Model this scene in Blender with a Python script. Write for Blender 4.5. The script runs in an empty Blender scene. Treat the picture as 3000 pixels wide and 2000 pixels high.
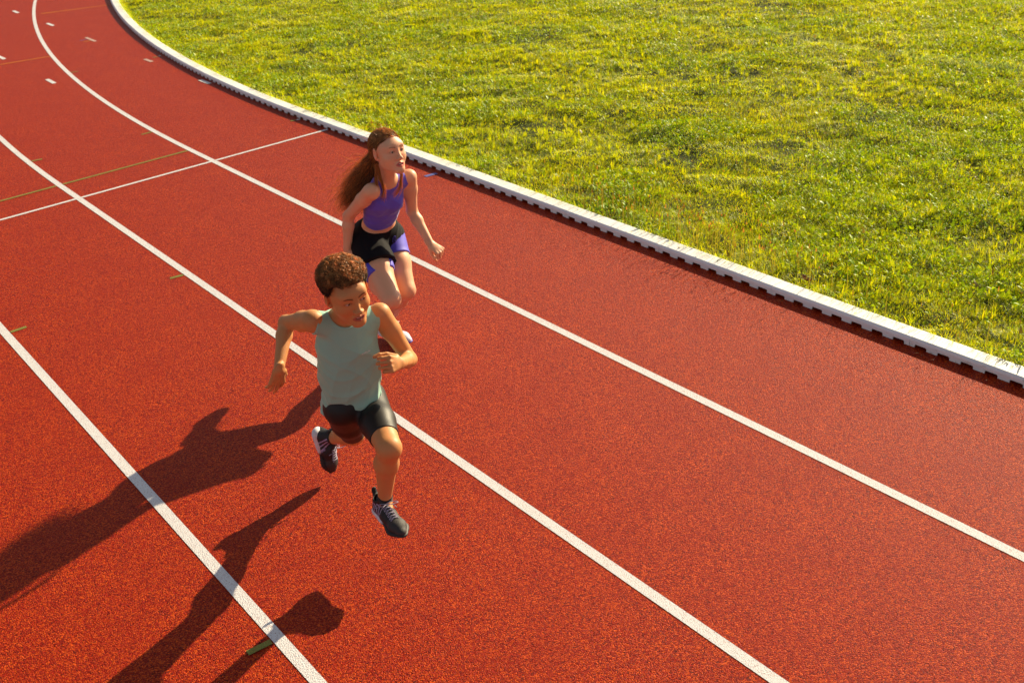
import bpy, math, random
import numpy as np
from mathutils import Vector, Matrix
random.seed(7); RNG = np.random.default_rng(11)
R_ = math.radians
scene = bpy.context.scene
COL = scene.collection

# ------------------------------------------------------------------ camera
CAM_H = 2.895
PITCH, ROLL, FPX = 0.49081, -0.07986, 3119.67
cam_data = bpy.data.cameras.new('camera')
cam = bpy.data.objects.new('camera', cam_data); COL.objects.link(cam)
cam_data.sensor_width = 36.0
cam_data.lens = FPX / 3000.0 * 36.0
cam_data.clip_start = 0.05; cam_data.clip_end = 2000
fw = Vector((0, math.cos(PITCH), -math.sin(PITCH))); up0 = Vector((0, math.sin(PITCH), math.cos(PITCH))); rt0 = Vector((1, 0, 0))
rt = rt0 * math.cos(ROLL) + up0 * math.sin(ROLL); up = up0 * math.cos(ROLL) - rt0 * math.sin(ROLL)
mw = Matrix((rt, up, -fw)).transposed().to_4x4(); mw.translation = (0, 0, CAM_H)
cam.matrix_world = mw
cam_data.dof.use_dof = True; cam_data.dof.focus_distance = 4.15; cam_data.dof.aperture_fstop = 6.3
scene.camera = cam

# ------------------------------------------------------------------ sky, sun, exposure
SUN_EL, SUN_AZ = R_(24.5), R_(47.0)          # the sun stands at this azimuth (from +X towards +Y)
world = bpy.data.worlds.new('World'); scene.world = world; world.use_nodes = True
wt = world.node_tree; bg = wt.nodes['Background']
sky = wt.nodes.new('ShaderNodeTexSky'); sky.sky_type = 'NISHITA'; sky.sun_disc = False
sky.sun_elevation = SUN_EL; sky.sun_rotation = math.pi / 2 - SUN_AZ
sky.air_density = 1.0; sky.dust_density = 1.4; sky.ozone_density = 1.0
hs = wt.nodes.new('ShaderNodeHueSaturation'); hs.inputs['Saturation'].default_value = 0.45
wt.links.new(sky.outputs[0], hs.inputs['Color']); wt.links.new(hs.outputs[0], bg.inputs[0]); bg.inputs[1].default_value = 0.055
sl = bpy.data.lights.new('sun', 'SUN'); sl.energy = 5.0; sl.angle = R_(0.55); sl.color = (1.0, 0.83, 0.54)
sun = bpy.data.objects.new('sun', sl); COL.objects.link(sun)
sdir = Vector((math.cos(SUN_EL) * math.cos(SUN_AZ), math.cos(SUN_EL) * math.sin(SUN_AZ), math.sin(SUN_EL)))
sun.rotation_euler = sdir.to_track_quat('Z', 'Y').to_euler()
vs = scene.view_settings; vs.view_transform = 'Standard'; vs.look = 'None'; vs.exposure = 0.85; vs.gamma = 1.0; vs.use_curve_mapping = False

# ------------------------------------------------------------------ helpers
def mesh_obj(name, verts, faces, mat=None, parent=None, smooth=False, colors=None, rough=None):
    """faces: (M,3|4) int array or list of such arrays"""
    me = bpy.data.meshes.new(name)
    verts = np.asarray(verts, np.float32).reshape(-1, 3)
    if not isinstance(faces, (list, tuple)): faces = [faces]
    faces = [np.asarray(f, np.int32) for f in faces if len(f)]
    nl = sum(f.size for f in faces); nf = sum(len(f) for f in faces)
    me.vertices.add(len(verts)); me.vertices.foreach_set('co', verts.ravel())
    me.loops.add(nl); me.polygons.add(nf)
    me.loops.foreach_set('vertex_index', np.concatenate([f.ravel() for f in faces]))
    tot = np.concatenate([np.full(len(f), f.shape[1], np.int32) for f in faces])
    st = np.concatenate([[0], np.cumsum(tot)[:-1]]).astype(np.int32)
    me.polygons.foreach_set('loop_start', st)
    try: me.polygons.foreach_set('loop_total', tot)
    except Exception: pass
    me.polygons.foreach_set('use_smooth', np.full(nf, bool(smooth)))
    if colors is not None:
        ca = me.color_attributes.new('col', 'FLOAT_COLOR', 'POINT')
        c4 = np.ones((len(verts), 4), np.float32); c4[:, :colors.shape[1]] = colors
        ca.data.foreach_set('color', c4.ravel())
    me.update(calc_edges=True); me.validate()
    o = bpy.data.objects.new(name, me); COL.objects.link(o)
    if mat: me.materials.append(mat)
    if parent: o.parent = parent
    return o
def tag(o, label=None, cat=None, group=None, kind=None):
    if label: o['label'] = label
    if cat: o['category'] = cat
    if group: o['group'] = group
    if kind: o['kind'] = kind
    return o
class NT:
    def __init__(s, name):
        s.m = bpy.data.materials.new(name); s.m.use_nodes = True; s.t = s.m.node_tree
        s.b = s.t.nodes['Principled BSDF']; s.out = s.t.nodes['Material Output']
    def n(s, typ, **kw):
        x = s.t.nodes.new('ShaderNode' + typ)
        for k, v in kw.items():
            if k in x.inputs: x.inputs[k].default_value = v
            else: setattr(x, k, v)
        return x
    def l(s, a, b): s.t.links.new(a, b); return s
    def ramp(s, fac, stops):
        r = s.n('ValToRGB'); e = r.color_ramp.elements
        while len(e) < len(stops): e.new(0.5)
        for el, (p, c) in zip(e, stops): el.position = p; el.color = (*c, 1) if len(c) == 3 else c
        s.l(fac, r.inputs[0]); return r.outputs[0]
    def noise(s, scale, detail=2, rough=0.5, vec=None, dist=0):
        x = s.n('TexNoise'); x.inputs['Scale'].default_value = scale; x.inputs['Detail'].default_value = detail
        x.inputs['Roughness'].default_value = rough; x.inputs['Distortion'].default_value = dist
        if vec is None: vec = s.co()
        s.l(vec, x.inputs['Vector']); return x.outputs[0]
    def vor(s, scale, feature='F1', out='Distance', vec=None):
        x = s.n('TexVoronoi'); x.feature = feature; x.inputs['Scale'].default_value = scale
        s.l(vec or s.co(), x.inputs['Vector']); return x.outputs[out]
    def co(s):
        if not hasattr(s, '_co'): s._co = s.n('TexCoord').outputs['Object']
        return s._co
    def math(s, op, a, b=0.5, c=None, clamp=False):
        x = s.n('Math'); x.operation = op; x.use_clamp = clamp
        for i, v in enumerate((a, b, c)):
            if v is None: continue
            if isinstance(v, (int, float)): x.inputs[i].default_value = v
            else: s.l(v, x.inputs[i])
        return x.outputs[0]
    def mix(s, fac, a, b, typ='MIX'):
        x = s.n('Mix'); x.data_type = 'RGBA'; x.blend_type = typ
        for i, v in ((0, fac), (6, a), (7, b)):
            if isinstance(v, (int, float)): x.inputs[i].default_value = v
            elif isinstance(v, tuple): x.inputs[i].default_value = (*v, 1)
            else: s.l(v, x.inputs[i])
        return x.outputs[2]
    def bump(s, h, strength, dist, normal=None):
        x = s.n('Bump'); x.inputs['Strength'].default_value = strength; x.inputs['Distance'].default_value = dist
        s.l(h, x.inputs['Height'])
        if normal: s.l(normal, x.inputs['Normal'])
        return x.outputs[0]
    def set(s, **kw):
        for k, v in kw.items():
            k = k.replace('_', ' ')
            if isinstance(v, tuple): s.b.inputs[k].default_value = (*v, 1)
            elif isinstance(v, (int, float)): s.b.inputs[k].default_value = v
            else: s.l(v, s.b.inputs[k])
        return s
def vnoise(x, y, cell, seed):
    """smooth value noise in [0,1]"""
    r = np.random.default_rng(seed).random((257, 257))
    u = x / cell + 1000.3; v = y / cell + 1000.7
    i = np.floor(u).astype(int); j = np.floor(v).astype(int); fu = u - i; fv = v - j
    fu = fu * fu * (3 - 2 * fu); fv = fv * fv * (3 - 2 * fv); i %= 256; j %= 256
    return (r[i, j] * (1 - fu) + r[i + 1, j] * fu) * (1 - fv) + (r[i, j + 1] * (1 - fu) + r[i + 1, j + 1] * fu) * fv

# ------------------------------------------------------------------ track coordinates: s along, n outwards from the kerb foot
TH, D0, S0, RAD = 2.212076, -4.71368, 9.422321, 30.68979
tx, ty = math.cos(TH), math.sin(TH); nx, ny = -ty, tx
def W(s, n):
    s = np.asarray(s, float); n = np.asarray(n, float)
    a = np.maximum(s, 0) / RAD
    cx, cy = S0 * tx + (D0 - RAD) * nx, S0 * ty + (D0 - RAD) * ny
    arc = np.stack([cx + (RAD + n) * (np.cos(a) * nx + np.sin(a) * tx), cy + (RAD + n) * (np.cos(a) * ny + np.sin(a) * ty)], -1)
    st = np.stack([(S0 + s) * tx + (D0 + n) * nx, (S0 + s) * ty + (D0 + n) * ny], -1)
    return np.where((s > 0)[..., None], arc, st)
def track_n(x, y):
    ss = x * tx + y * ty - S0; n = x * nx + y * ny - D0
    rr = np.hypot(ss, n + RAD)
    return ss, np.where(ss > 0, rr - RAD, n)
def strip(name, s0, s1, n0, n1, z, mat, step=0.5, nn=2, **kw):
    S = np.linspace(s0, s1, max(2, int(abs(s1 - s0) / step) + 1)); N = np.linspace(n0, n1, nn)
    g = W(*np.meshgrid(S, N, indexing='ij')); v = np.concatenate([g, np.full(g.shape[:2] + (1,), z)], -1).reshape(-1, 3)
    i = np.arange(len(S) - 1)[:, None] * nn + np.arange(nn - 1)[None]
    f = np.stack([i, i + 1, i + nn + 1, i + nn], -1).reshape(-1, 4)[:, ::-1]
    return tag(mesh_obj(name, v, f, mat), kind='structure', **kw)

# ------------------------------------------------------------------ materials of the setting
def granular(name, base, dark, pale, paint=None, wear=0.0):
    m = NT(name)
    v = m.n('TexVoronoi'); v.inputs['Scale'].default_value = 210; m.l(m.co(), v.inputs['Vector'])
    cell = m.n('SeparateColor'); m.l(v.outputs['Color'], cell.inputs[0])
    patch = m.noise(3.2, 4, 0.6); fine = m.noise(330, 2, 0.6); mid = m.noise(55, 3, 0.6)
    c = m.ramp(cell.outputs[0], [(0.0, dark), (0.22, tuple(x * 0.6 + y * 0.4 for x, y in zip(base, dark))), (0.55, base), (0.86, pale), (1.0, tuple(min(1, x * 1.15) for x in pale))])
    c = m.mix(m.math('MULTIPLY', m.ramp(patch, [(0.35, (0, 0, 0)), (0.7, (1, 1, 1))]), 0.35), c, tuple(x * 0.78 for x in base))
    c = m.mix(m.math('MULTIPLY', m.ramp(mid, [(0.4, (0, 0, 0)), (0.65, (1, 1, 1))]), 0.35), c, tuple(x * 0.6 for x in base))
    h = m.math('ADD', m.math('MULTIPLY', v.outputs['Distance'], -1.0), m.math('MULTIPLY', fine, 0.8))
    if paint:
        # paint lies on top of the granules: pits between them stay unpainted
        f = m.math('ADD', fine, m.math('MULTIPLY', cell.outputs[1], 0.16))
        mask = m.ramp(f, [(0.40 + wear, (0, 0, 0)), (0.50 + wear, (1, 1, 1))])
        pc = m.mix(m.math('MULTIPLY', mid, 0.5), paint, tuple(x * 0.8 for x in paint))
        c = m.mix(mask, c, pc)
    m.set(Base_Color=c, Roughness=0.45, Normal=m.bump(h, 0.9 if not paint else 0.6, 0.0042))
    m.b.inputs['Specular IOR Level'].default_value = 0.08
    return m.m
M_track = granular('track_rubber', (0.37, 0.013, 0.001), (0.05, 0.001, 0.0006), (0.66, 0.085, 0.004))
M_white = granular('white_line_paint', (0.33, 0.045, 0.014), (0.12, 0.012, 0.008), (0.45, 0.07, 0.02), paint=(0.78, 0.77, 0.80), wear=-0.02)
M_whitedull = granular('worn_white_paint', (0.33, 0.045, 0.014), (0.12, 0.012, 0.008), (0.45, 0.07, 0.02), paint=(0.62, 0.42, 0.36), wear=0.0)
M_green = granular('green_line_paint', (0.33, 0.045, 0.014), (0.12, 0.012, 0.008), (0.45, 0.07, 0.02), paint=(0.24, 0.25, 0.06), wear=0.0)
M_orange = granular('orange_line_paint', (0.33, 0.045, 0.014), (0.12, 0.012, 0.008), (0.45, 0.07, 0.02), paint=(0.72, 0.24, 0.03), wear=-0.06)
M_blue = granular('blue_mark_paint', (0.33, 0.045, 0.014), (0.12, 0.012, 0.008), (0.45, 0.07, 0.02), paint=(0.14, 0.17, 0.45), wear=0.0)
m = NT('soil_and_turf'); n1 = m.noise(9, 5, 0.65); n2 = m.noise(140, 3, 0.6)
c = m.mix(m.ramp(n1, [(0.35, (0, 0, 0)), (0.62, (1, 1, 1))]), (0.05, 0.062, 0.016), (0.062, 0.092, 0.016))
c = m.mix(m.math('MULTIPLY', n2, 0.6), c, (0.045, 0.035, 0.018))
m.set(Base_Color=c, Roughness=0.95, Normal=m.bump(m.math('ADD', n1, n2), 0.8, 0.01)); m.b.inputs['Specular IOR Level'].default_value = 0.15
M_soil = m.m

# ------------------------------------------------------------------ ground, track, painted markings
gs = 700.0
mesh_obj('ground', [(-gs, -gs, -0.012), (gs, -gs, -0.012), (gs, gs, -0.012), (-gs, gs, -0.012)], np.array([[0, 1, 2, 3]]), M_soil)
tag(bpy.data.objects['ground'], kind='structure')
strip('running_track', -70, math.pi * RAD, -0.10, 9.9, 0.0, M_track, step=0.5, nn=12)
for k in range(8):
    strip('lane_line', -70, math.pi * RAD, 1.169 + 1.22 * k, 1.219 + 1.22 * k, 0.0020, M_white, step=0.4)
strip('cross_line', -0.475, -0.440, 0.012, 1.169, 0.0026, M_white, step=0.02)
for k in range(7):
    strip('cross_line', -0.475, -0.440, 1.219 + 1.22 * k, 2.389 + 1.22 * k, 0.0026, M_white, step=0.02)
def mark(name, pts, mat, z=0.0030):
    p = np.array([W(s, n) for s, n in pts]); v = np.c_[p, np.full(len(p), z)]
    if np.cross(p[1] - p[0], p[2] - p[0]) < 0: v = v[::-1]
    return tag(mesh_obj(name, v, np.arange(len(p))[None], mat), kind='structure')
def bar(name, a, b, w, mat, **k):
    a = np.array(a, float); b = np.array(b, float); d = b - a; d /= np.hypot(*d); q = np.array([-d[1], d[0]]) * w / 2
    return mark(name, [a + q, b + q, b - q, a - q], mat, **k)
for k in range(1, 7):
    s = 0.018 if k == 1 else 0.018
    bar('green_line', (0.040 - 0.006 * k, 1.222 + 1.22 * (k - 1)), (0.034 - 0.006 * k, 2.386 + 1.22 * (k - 1)), 0.03, M_green)
for a, b in [((0.890, 1.330), (0.897, 1.224)), ((4.208, 1.164), (4.194, 1.075)), ((0.899, 2.384), (0.885, 2.290)), ((-2.660, 2.535), (-2.675, 2.446)),
             ((-2.67, 3.604), (-2.67, 3.505)), ((-6.304, 3.762), (-6.311, 3.664)), ((0.101, 0.112), (0.084, 0.062)), ((4.200, 0.148), (4.184, 0.098))]:
    bar('green_mark', a, b, 0.030, M_green)
for a, b in [((9.51, 1.515), (9.225, 1.43)), ((7.905, 1.026), (7.615, 0.953)), ((5.98, 1.815), (5.70, 1.757)), ((4.079, 1.472), (3.786, 1.438)),
             ((2.522, 0.083), (2.255, 0.062)), ((11.2, 1.1), (10.9, 1.02)), ((13.0, 0.6), (12.7, 0.55))]:
    bar('white_dash', a, b, 0.05, M_white if b[0] > 5 or b[0] < 3 or a[1] > 1.4 else M_whitedull)
for a, b in [((6.289, 0.631), (5.89, 0.557)), ((4.196, 0.26), (3.955, 0.226))]:
    bar('white_dash', a, b, 0.046, M_whitedull)
mark('orange_line', [(8.875, 1.09), (8.83, 1.085), (8.806, 0.012), (8.832, 0.012)], M_orange)
bar('orange_line', (5.402, 2.386), (5.393, 1.222), 0.030, M_orange); bar('orange_line', (5.402, 3.606), (5.40, 2.442), 0.030, M_orange)
bar('orange_mark', (5.986, 0.71), (6.000, 0.612), 0.024, M_orange, z=0.0038); bar('blue_mark', (6.128, 0.735), (6.139, 0.640), 0.022, M_blue, z=0.0038)
bar('blue_mark', (-2.322, 0.170), (-2.333, 0.060), 0.045, M_blue)
bar('white_mark', (0.088, 0.052), (0.080, 0.012), 0.03, M_white); bar('white_mark', (4.229, 0.075), (4.222, 0.045), 0.03, M_white)
GRASS_N = 5500000
# ------------------------------------------------------------------ kerb sections (white moulded plastic, drainage notches along the foot)
m = NT('white_kerb_plastic')
gm = m.noise(5, 5, 0.65); g2 = m.noise(60, 4, 0.7); vv = m.n('Mapping'); m.l(m.co(), vv.inputs[0]); vv.inputs['Scale'].default_value = (9, 120, 60)
streak = m.noise(1.0, 4, 0.7, vec=vv.outputs[0])
c = m.mix(m.math('MULTIPLY', m.ramp(gm, [(0.5, (0, 0, 0)), (0.75, (1, 1, 1))]), 0.18), (0.88, 0.88, 0.90), (0.70, 0.67, 0.62))
c = m.mix(m.math('MULTIPLY', m.ramp(g2, [(0.55, (0, 0, 0)), (0.72, (1, 1, 1))]), 0.20), c, (0.45, 0.40, 0.33))
c = m.mix(m.math('MULTIPLY', m.ramp(streak, [(0.60, (0, 0, 0)), (0.74, (1, 1, 1))]), 0.35), c, (0.50, 0.42, 0.33))
geo = m.n('NewGeometry'); sep = m.n('SeparateXYZ'); m.l(geo.outputs['Normal'], sep.inputs[0])
m.set(Base_Color=c, Roughness=0.5, Normal=m.bump(g2, 0.25, 0.0015)); M_kerb = m.m
m = NT('dirty_kerb_plastic')
gm = m.noise(6, 5, 0.7); g2 = m.noise(45, 4, 0.7); vv = m.n('Mapping'); m.l(m.co(), vv.inputs[0]); vv.inputs['Scale'].default_value = (14, 90, 60)
streak = m.noise(1.0, 5, 0.75, vec=vv.outputs[0])
c = m.mix(m.math('MULTIPLY', m.ramp(gm, [(0.42, (0, 0, 0)), (0.7, (1, 1, 1))]), 0.25), (0.86, 0.86, 0.86), (0.66, 0.60, 0.52))
c = m.mix(m.math('MULTIPLY', m.ramp(streak, [(0.54, (0, 0, 0)), (0.66, (1, 1, 1))]), 0.65), c, (0.42, 0.30, 0.19))
m.set(Base_Color=c, Roughness=0.55, Normal=m.bump(g2, 0.3, 0.0015)); M_kerbd = m.m
MOD = 0.93834; KPH = -1.03759 - 0.028
KW, KH = 0.122, 0.050
def kerb_module(s0, s1, mat):
    """local frame: x along, y inwards (towards the grass), z up, built in (s, -n) then carried to the world by W"""
    gap = 0.0015; L = s1 - s0
    NN = 7; pitch = L / NN; nw = 0.53 * pitch
    xs = [gap]
    notches = []
    for i in range(NN):
        a = pitch * (i + 0.5) - nw / 2; notches.append((a, a + nw)); xs += [a, a + 0.006, a + nw - 0.006, a + nw]
    xs.append(L - gap); xs = np.array(sorted(xs))
    def bottom(x):
        for a, b in notches:
            if a + 0.005 < x < b - 0.005: return 0.0195
            if a - 1e-6 <= x <= b + 1e-6: return 0.0150
        return 0.0006
    V = []; F = []
    prof = []
    for idx, x in enumerate(xs):
        for a, b in notches:
            pass
        zb = bottom(x)
        prof.append([(0.0, zb), (0.0005, 0.034), (0.0035, 0.041), (0.009, 0.0465), (0.016, KH), (KW - 0.010, KH), (KW - 0.003, 0.047), (KW, 0.041), (KW, -0.008)])
    # duplicate columns at notch edges so the notch sides are vertical
    cols = []
    for x, p in zip(xs, prof):
        on_edge = any(abs(x - a) < 1e-9 or abs(x - b) < 1e-9 for a, b in notches)
        if on_edge:
            left_open = any(abs(x - b) < 1e-9 for a, b in notches)
            pc = list(p); ps = list(p); ps[0] = (0.0, 0.0006)
            cols += [(x, pc), (x, ps)] if left_open else [(x, ps), (x, pc)]
        else: cols.append((x, p))
    K = len(cols[0][1])
    for x, p in cols:
        for y, z in p: V.append((s0 + x, -y, z))
    for i in range(len(cols) - 1):
        for k in range(K - 1):
            a = i * K + k; F.append((a, a + 1, a + K + 1, a + K))
    base = len(V)
    # inner wall behind the front skin so notches read as dark openings with thickness
    for x, p in cols: V.append((s0 + x, -0.006, p[0][1])); V.append((s0 + x, -0.006, 0.030))
    for i in range(len(cols) - 1):
        a = base + 2 * i; F.append((a, a + 2, a + 3, a + 1)); F.append((i * K, (i + 1) * K, a + 2, a))
    n0 = len(V)
    V = np.array(V); P = W(V[:, 0], V[:, 1]); V3 = np.c_[P, V[:, 2]]
    F = [np.array(F)]
    # end caps
    cap0 = np.arange(K)[None]; cap1 = ((len(cols) - 1) * K + np.arange(K))[None, ::-1]
    j_ = RNG.normal(size=3) * np.array([0.0008, 0.0012, 0.0012])
    org = W(s0, 0.0); d = W(s1, 0.0) - org; ang = math.atan2(d[1], d[0])
    ca, sa = math.cos(-ang), math.sin(-ang)
    X = V3[:, :2] - org; L3 = np.c_[X[:, 0] * ca - X[:, 1] * sa, X[:, 0] * sa + X[:, 1] * ca, V3[:, 2]]
    o = mesh_obj('kerb_section', L3, [F[0], cap0, cap1], mat)
    o.location = (org[0], org[1], abs(j_[2]) * .6); o.rotation_euler = (0, 0, ang + j_[1])
    return o
GK = 'white kerb sections along the inner edge of the track'
klab = {
    -2: 'dirty white kerb section with brown grass scuffs on top, nearest the right edge of the photo',
    -1: 'white kerb section with a smudge of soil in one notch, next to the brown-scuffed one',
}
for k in range(-9, 52):
    s1_ = KPH - MOD * (k - 0) ; 
    a = KPH + MOD * k; b = a + MOD
    mat = M_kerbd if k in (-7, -8) else M_kerb
    o = kerb_module(a, b, mat)
    lab = {-7: 'dirty white kerb section with brown scuffs on top, reaching the right edge of the photo',
           -6: 'white kerb section just left of the brown-scuffed one, lying beside curled brown leaf in the grass',
           -5: 'white kerb section with shadows of grass blades across its top and a small dead leaf on it',
           0: 'white kerb section where the thin white cross line meets the kerb',
           1: 'white kerb section with a tiny white and green mark painted at its foot, just beyond the thin cross line'}.get(k)
    if k > 1: lab = 'white kerb section of the curved stretch beyond the thin white cross line'
    if lab is None: lab = 'plain white kerb section of the straight stretch with dark notches along its foot'
    tag(o, lab, 'kerb', GK)

# ------------------------------------------------------------------ grass (stuff)
m = NT('grass_blades')
at = m.n('Attribute'); at.attribute_name = 'col'
dif = m.b; tr = m.n('BsdfTranslucent'); mx = m.n('MixShader'); mx.inputs[0].default_value = 0.5
tc = m.mix(1.0, at.outputs['Color'], (2.2, 1.75, 0.6), 'MULTIPLY'); m.l(tc, tr.inputs[0])
m.set(Base_Color=at.outputs['Color'], Roughness=0.45); m.b.inputs['Specular IOR Level'].default_value = 0.32
m.l(m.b.outputs[0], mx.inputs[1]); m.l(tr.outputs[0], mx.inputs[2]); m.l(mx.outputs[0], m.out.inputs[0])
M_grass = m.m
def in_view(x, y, margin):
    dx = x; v = np.stack([dx, y, np.full_like(x, -CAM_H)], -1)
    r = v @ np.array(rt); u = v @ np.array(up); f = v @ np.array(fw)
    px = FPX * r / f; py = FPX * u / f
    return (f > 0.5) & (np.abs(px) < 1500 * (1 + margin)) & (py < 1000 * (1 + margin)) & (py > -1000 * (1 + margin)), f
def grass_points(N, edge=-0.128, far=22.0):
    x = RNG.uniform(-9, 11.5, N); y = RNG.uniform(3.0, far, N)
    _, n = track_n(x, y); ok, f = in_view(x, y, 0.10); ok &= n < edge
    x, y, n, f = x[ok], y[ok], n[ok], f[ok]
    keep = RNG.random(len(x)) < np.clip((7.5 / f) ** 1.35, 0, 1)
    return x[keep], y[keep], n[keep], f[keep]
def field(x, y):
    h = 0.55 * vnoise(x, y, 0.42, 1) + 0.30 * vnoise(x, y, 0.16, 2) + 0.35 * vnoise(x, y, 1.3, 3)
    return h / 1.2
def blades(x, y, f, length, width, lean, az, col, segs=3, curl=0.6, z0=-0.012):
    N = len(x); t = np.linspace(0, 1, segs + 1)
    dx, dy = np.cos(az), np.sin(az)
    a = lean[:, None] * (0.35 + curl * t[None] * 1.6)                  # bend grows along the blade
    ds = length[:, None] / segs
    hor = np.concatenate([np.zeros((N, 1)), np.cumsum(np.sin(a[:, 1:]) * ds, 1)], 1)
    ver = np.concatenate([np.zeros((N, 1)), np.cumsum(np.cos(a[:, 1:]) * ds, 1)], 1)
    cx = x[:, None] + dx[:, None] * hor; cy = y[:, None] + dy[:, None] * hor; cz = z0 + ver
    wd = width[:, None] * (1 - t[None] ** 1.8) * 0.5
    tw = RNG.uniform(-0.6, 0.6, N)[:, None]
    px_, py_ = -np.sin(az[:, None] + tw), np.cos(az[:, None] + tw)
    Lf = np.stack([cx - px_ * wd, cy - py_ * wd, cz], -1); Rt = np.stack([cx + px_ * wd, cy + py_ * wd, cz], -1)
    V = np.stack([Lf[:, :-1], Rt[:, :-1]], 2).reshape(N, -1, 3)         # 2*segs verts
    tip = np.stack([cx[:, -1], cy[:, -1], cz[:, -1]], -1)[:, None]
    V = np.concatenate([V, tip], 1); k = V.shape[1]
    base = np.arange(N)[:, None] * k
    Q = np.concatenate([np.stack([base + 2 * i, base + 2 * i + 1, base + 2 * i + 3, base + 2 * i + 2], -1) for i in range(segs - 1)], 1).reshape(-1, 4) if segs > 1 else np.zeros((0, 4), int)
    T = np.stack([base + k - 3, base + k - 2, base + k - 1], -1).reshape(-1, 3)
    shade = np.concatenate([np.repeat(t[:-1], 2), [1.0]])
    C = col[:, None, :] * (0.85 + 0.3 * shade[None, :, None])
    return V.reshape(-1, 3), Q, T, C.reshape(-1, 3)
def join(parts):
    V, Q, T, C, off = [], [], [], [], 0
    for v, q, t, c in parts:
        V.append(v); Q.append(q + off); T.append(t + off); C.append(c); off += len(v)
    return np.concatenate(V), [np.concatenate(Q), np.concatenate(T)], np.concatenate(C)
def relief(x, y):
    return 0.065 * np.clip(vnoise(x, y, 0.30, 41) * 0.7 + vnoise(x, y, 0.11, 42) * 0.5 - 0.25, 0, 1)
def grass_colors(N, x, y, dry=0.05):
    g = field(x + 31, y - 17); u = RNG.random(N)
    a = np.array([0.40, 0.50, 0.006]); b = np.array([0.21, 0.35, 0.008]); yel = np.array([0.56, 0.54, 0.010])
    w = np.clip(u * 0.6 + vnoise(x, y, 0.9, 9) * 0.6 - 0.1, 0, 1)[:, None]
    c = b * (1 - w) + a * w
    w2 = (RNG.random(N) < 0.22 + 0.25 * vnoise(x, y, 0.7, 14))[:, None]; c = np.where(w2, c * 0.4 + yel * 0.6, c)
    d = RNG.random(N) < dry; c[d] = np.array([0.30, 0.20, 0.06]) * RNG.uniform(0.6, 1.1, d.sum())[:, None]
    # faded old chalk line crossing the far lawn
    ly = np.interp(x, [0.5, 2.10, 2.58, 3.39, 4.13, 4.50, 5.02, 6.5], [17.0, 14.1, 13.31, 12.16, 11.16, 10.65, 10.01, 8.3])
    q = (np.exp(-((y - ly) / 0.16) ** 2) * (x > 1.2) * (RNG.random(N) < 0.6))[:, None]; c = c * (1 - q * 0.8) + np.array([0.36, 0.46, 0.36]) * q * 0.8
    return c * RNG.uniform(0.75, 1.2, N)[:, None]
parts = []
x, y, n, f = grass_points(GRASS_N)
N = len(x); hf = field(x, y)
thin = RNG.random(N) < np.clip((hf - 0.20) * 7, 0.25, 1)
x, y, n, f, hf = x[thin], y[thin], n[thin], f[thin], hf[thin]; N = len(x)
wave = vnoise(x, y, 0.33, 21) * 2 * np.pi * 1.5
L = (0.018 + 0.040 * np.clip((hf - 0.25) * 1.7, 0, 1) ** 1.3) * RNG.uniform(0.55, 1.45, N)
az = wave + RNG.normal(0, 1.0, N)
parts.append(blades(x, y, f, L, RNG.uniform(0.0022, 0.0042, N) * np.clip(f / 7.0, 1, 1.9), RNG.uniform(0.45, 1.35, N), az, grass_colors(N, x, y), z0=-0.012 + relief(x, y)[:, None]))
print('grass blades', N)
# tufts of longer grass
tx_, ty_, tn_, tf_ = grass_points(40000)
tk = RNG.random(len(tx_)) < np.clip((vnoise(tx_, ty_, 0.8, 5) - 0.36) * 3.0, 0.05, 1) * 0.9
tx_, ty_, tf_ = tx_[tk], ty_[tk], tf_[tk]; B = 22; NTF = len(tx_)
bx = np.repeat(tx_, B); by = np.repeat(ty_, B); bf = np.repeat(tf_, B)
ang = RNG.uniform(0, 2 * np.pi, NTF * B); rad = RNG.uniform(0, 0.012, NTF * B)
bx = bx + np.cos(ang) * rad; by = by + np.sin(ang) * rad
Lt = np.repeat(RNG.uniform(0.045, 0.10, NTF), B) * RNG.uniform(0.5, 1.1, NTF * B)
ok = track_n(bx, by)[1] < -0.128
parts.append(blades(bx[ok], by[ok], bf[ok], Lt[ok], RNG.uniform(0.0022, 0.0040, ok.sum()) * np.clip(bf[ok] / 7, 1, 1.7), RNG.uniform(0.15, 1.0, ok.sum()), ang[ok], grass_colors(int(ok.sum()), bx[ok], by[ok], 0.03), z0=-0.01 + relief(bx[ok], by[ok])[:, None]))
print('tuft blades', int(ok.sum()))
# unmown fringe leaning against and over the back edge of the kerb
fs_ = RNG.uniform(-9, 30, 26000); fk = RNG.random(26000) < np.clip(vnoise(fs_, fs_ * 0, 0.35, 77) * 1.8 - 0.35, 0.04, 1); fs_ = fs_[fk]
fn_ = -0.126 - np.abs(RNG.normal(0, 0.028, len(fs_))); e_ = W(fs_, fn_); N = len(fs_)
aw = math.atan2(ny, nx) + RNG.normal(0, 1.0, N)
parts.append(blades(e_[:, 0], e_[:, 1], np.full(N, 7.0), RNG.uniform(0.06, 0.16, N), RNG.uniform(0.003, 0.005, N), RNG.uniform(0.4, 1.4, N), aw, grass_colors(N, e_[:, 0], e_[:, 1])))
V, F, C = join(parts)
tag(mesh_obj('grass', V, F, M_grass, colors=C, smooth=True), 'short sunlit lawn grass with longer tufts covering the infield', 'grass', kind='stuff')
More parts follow.
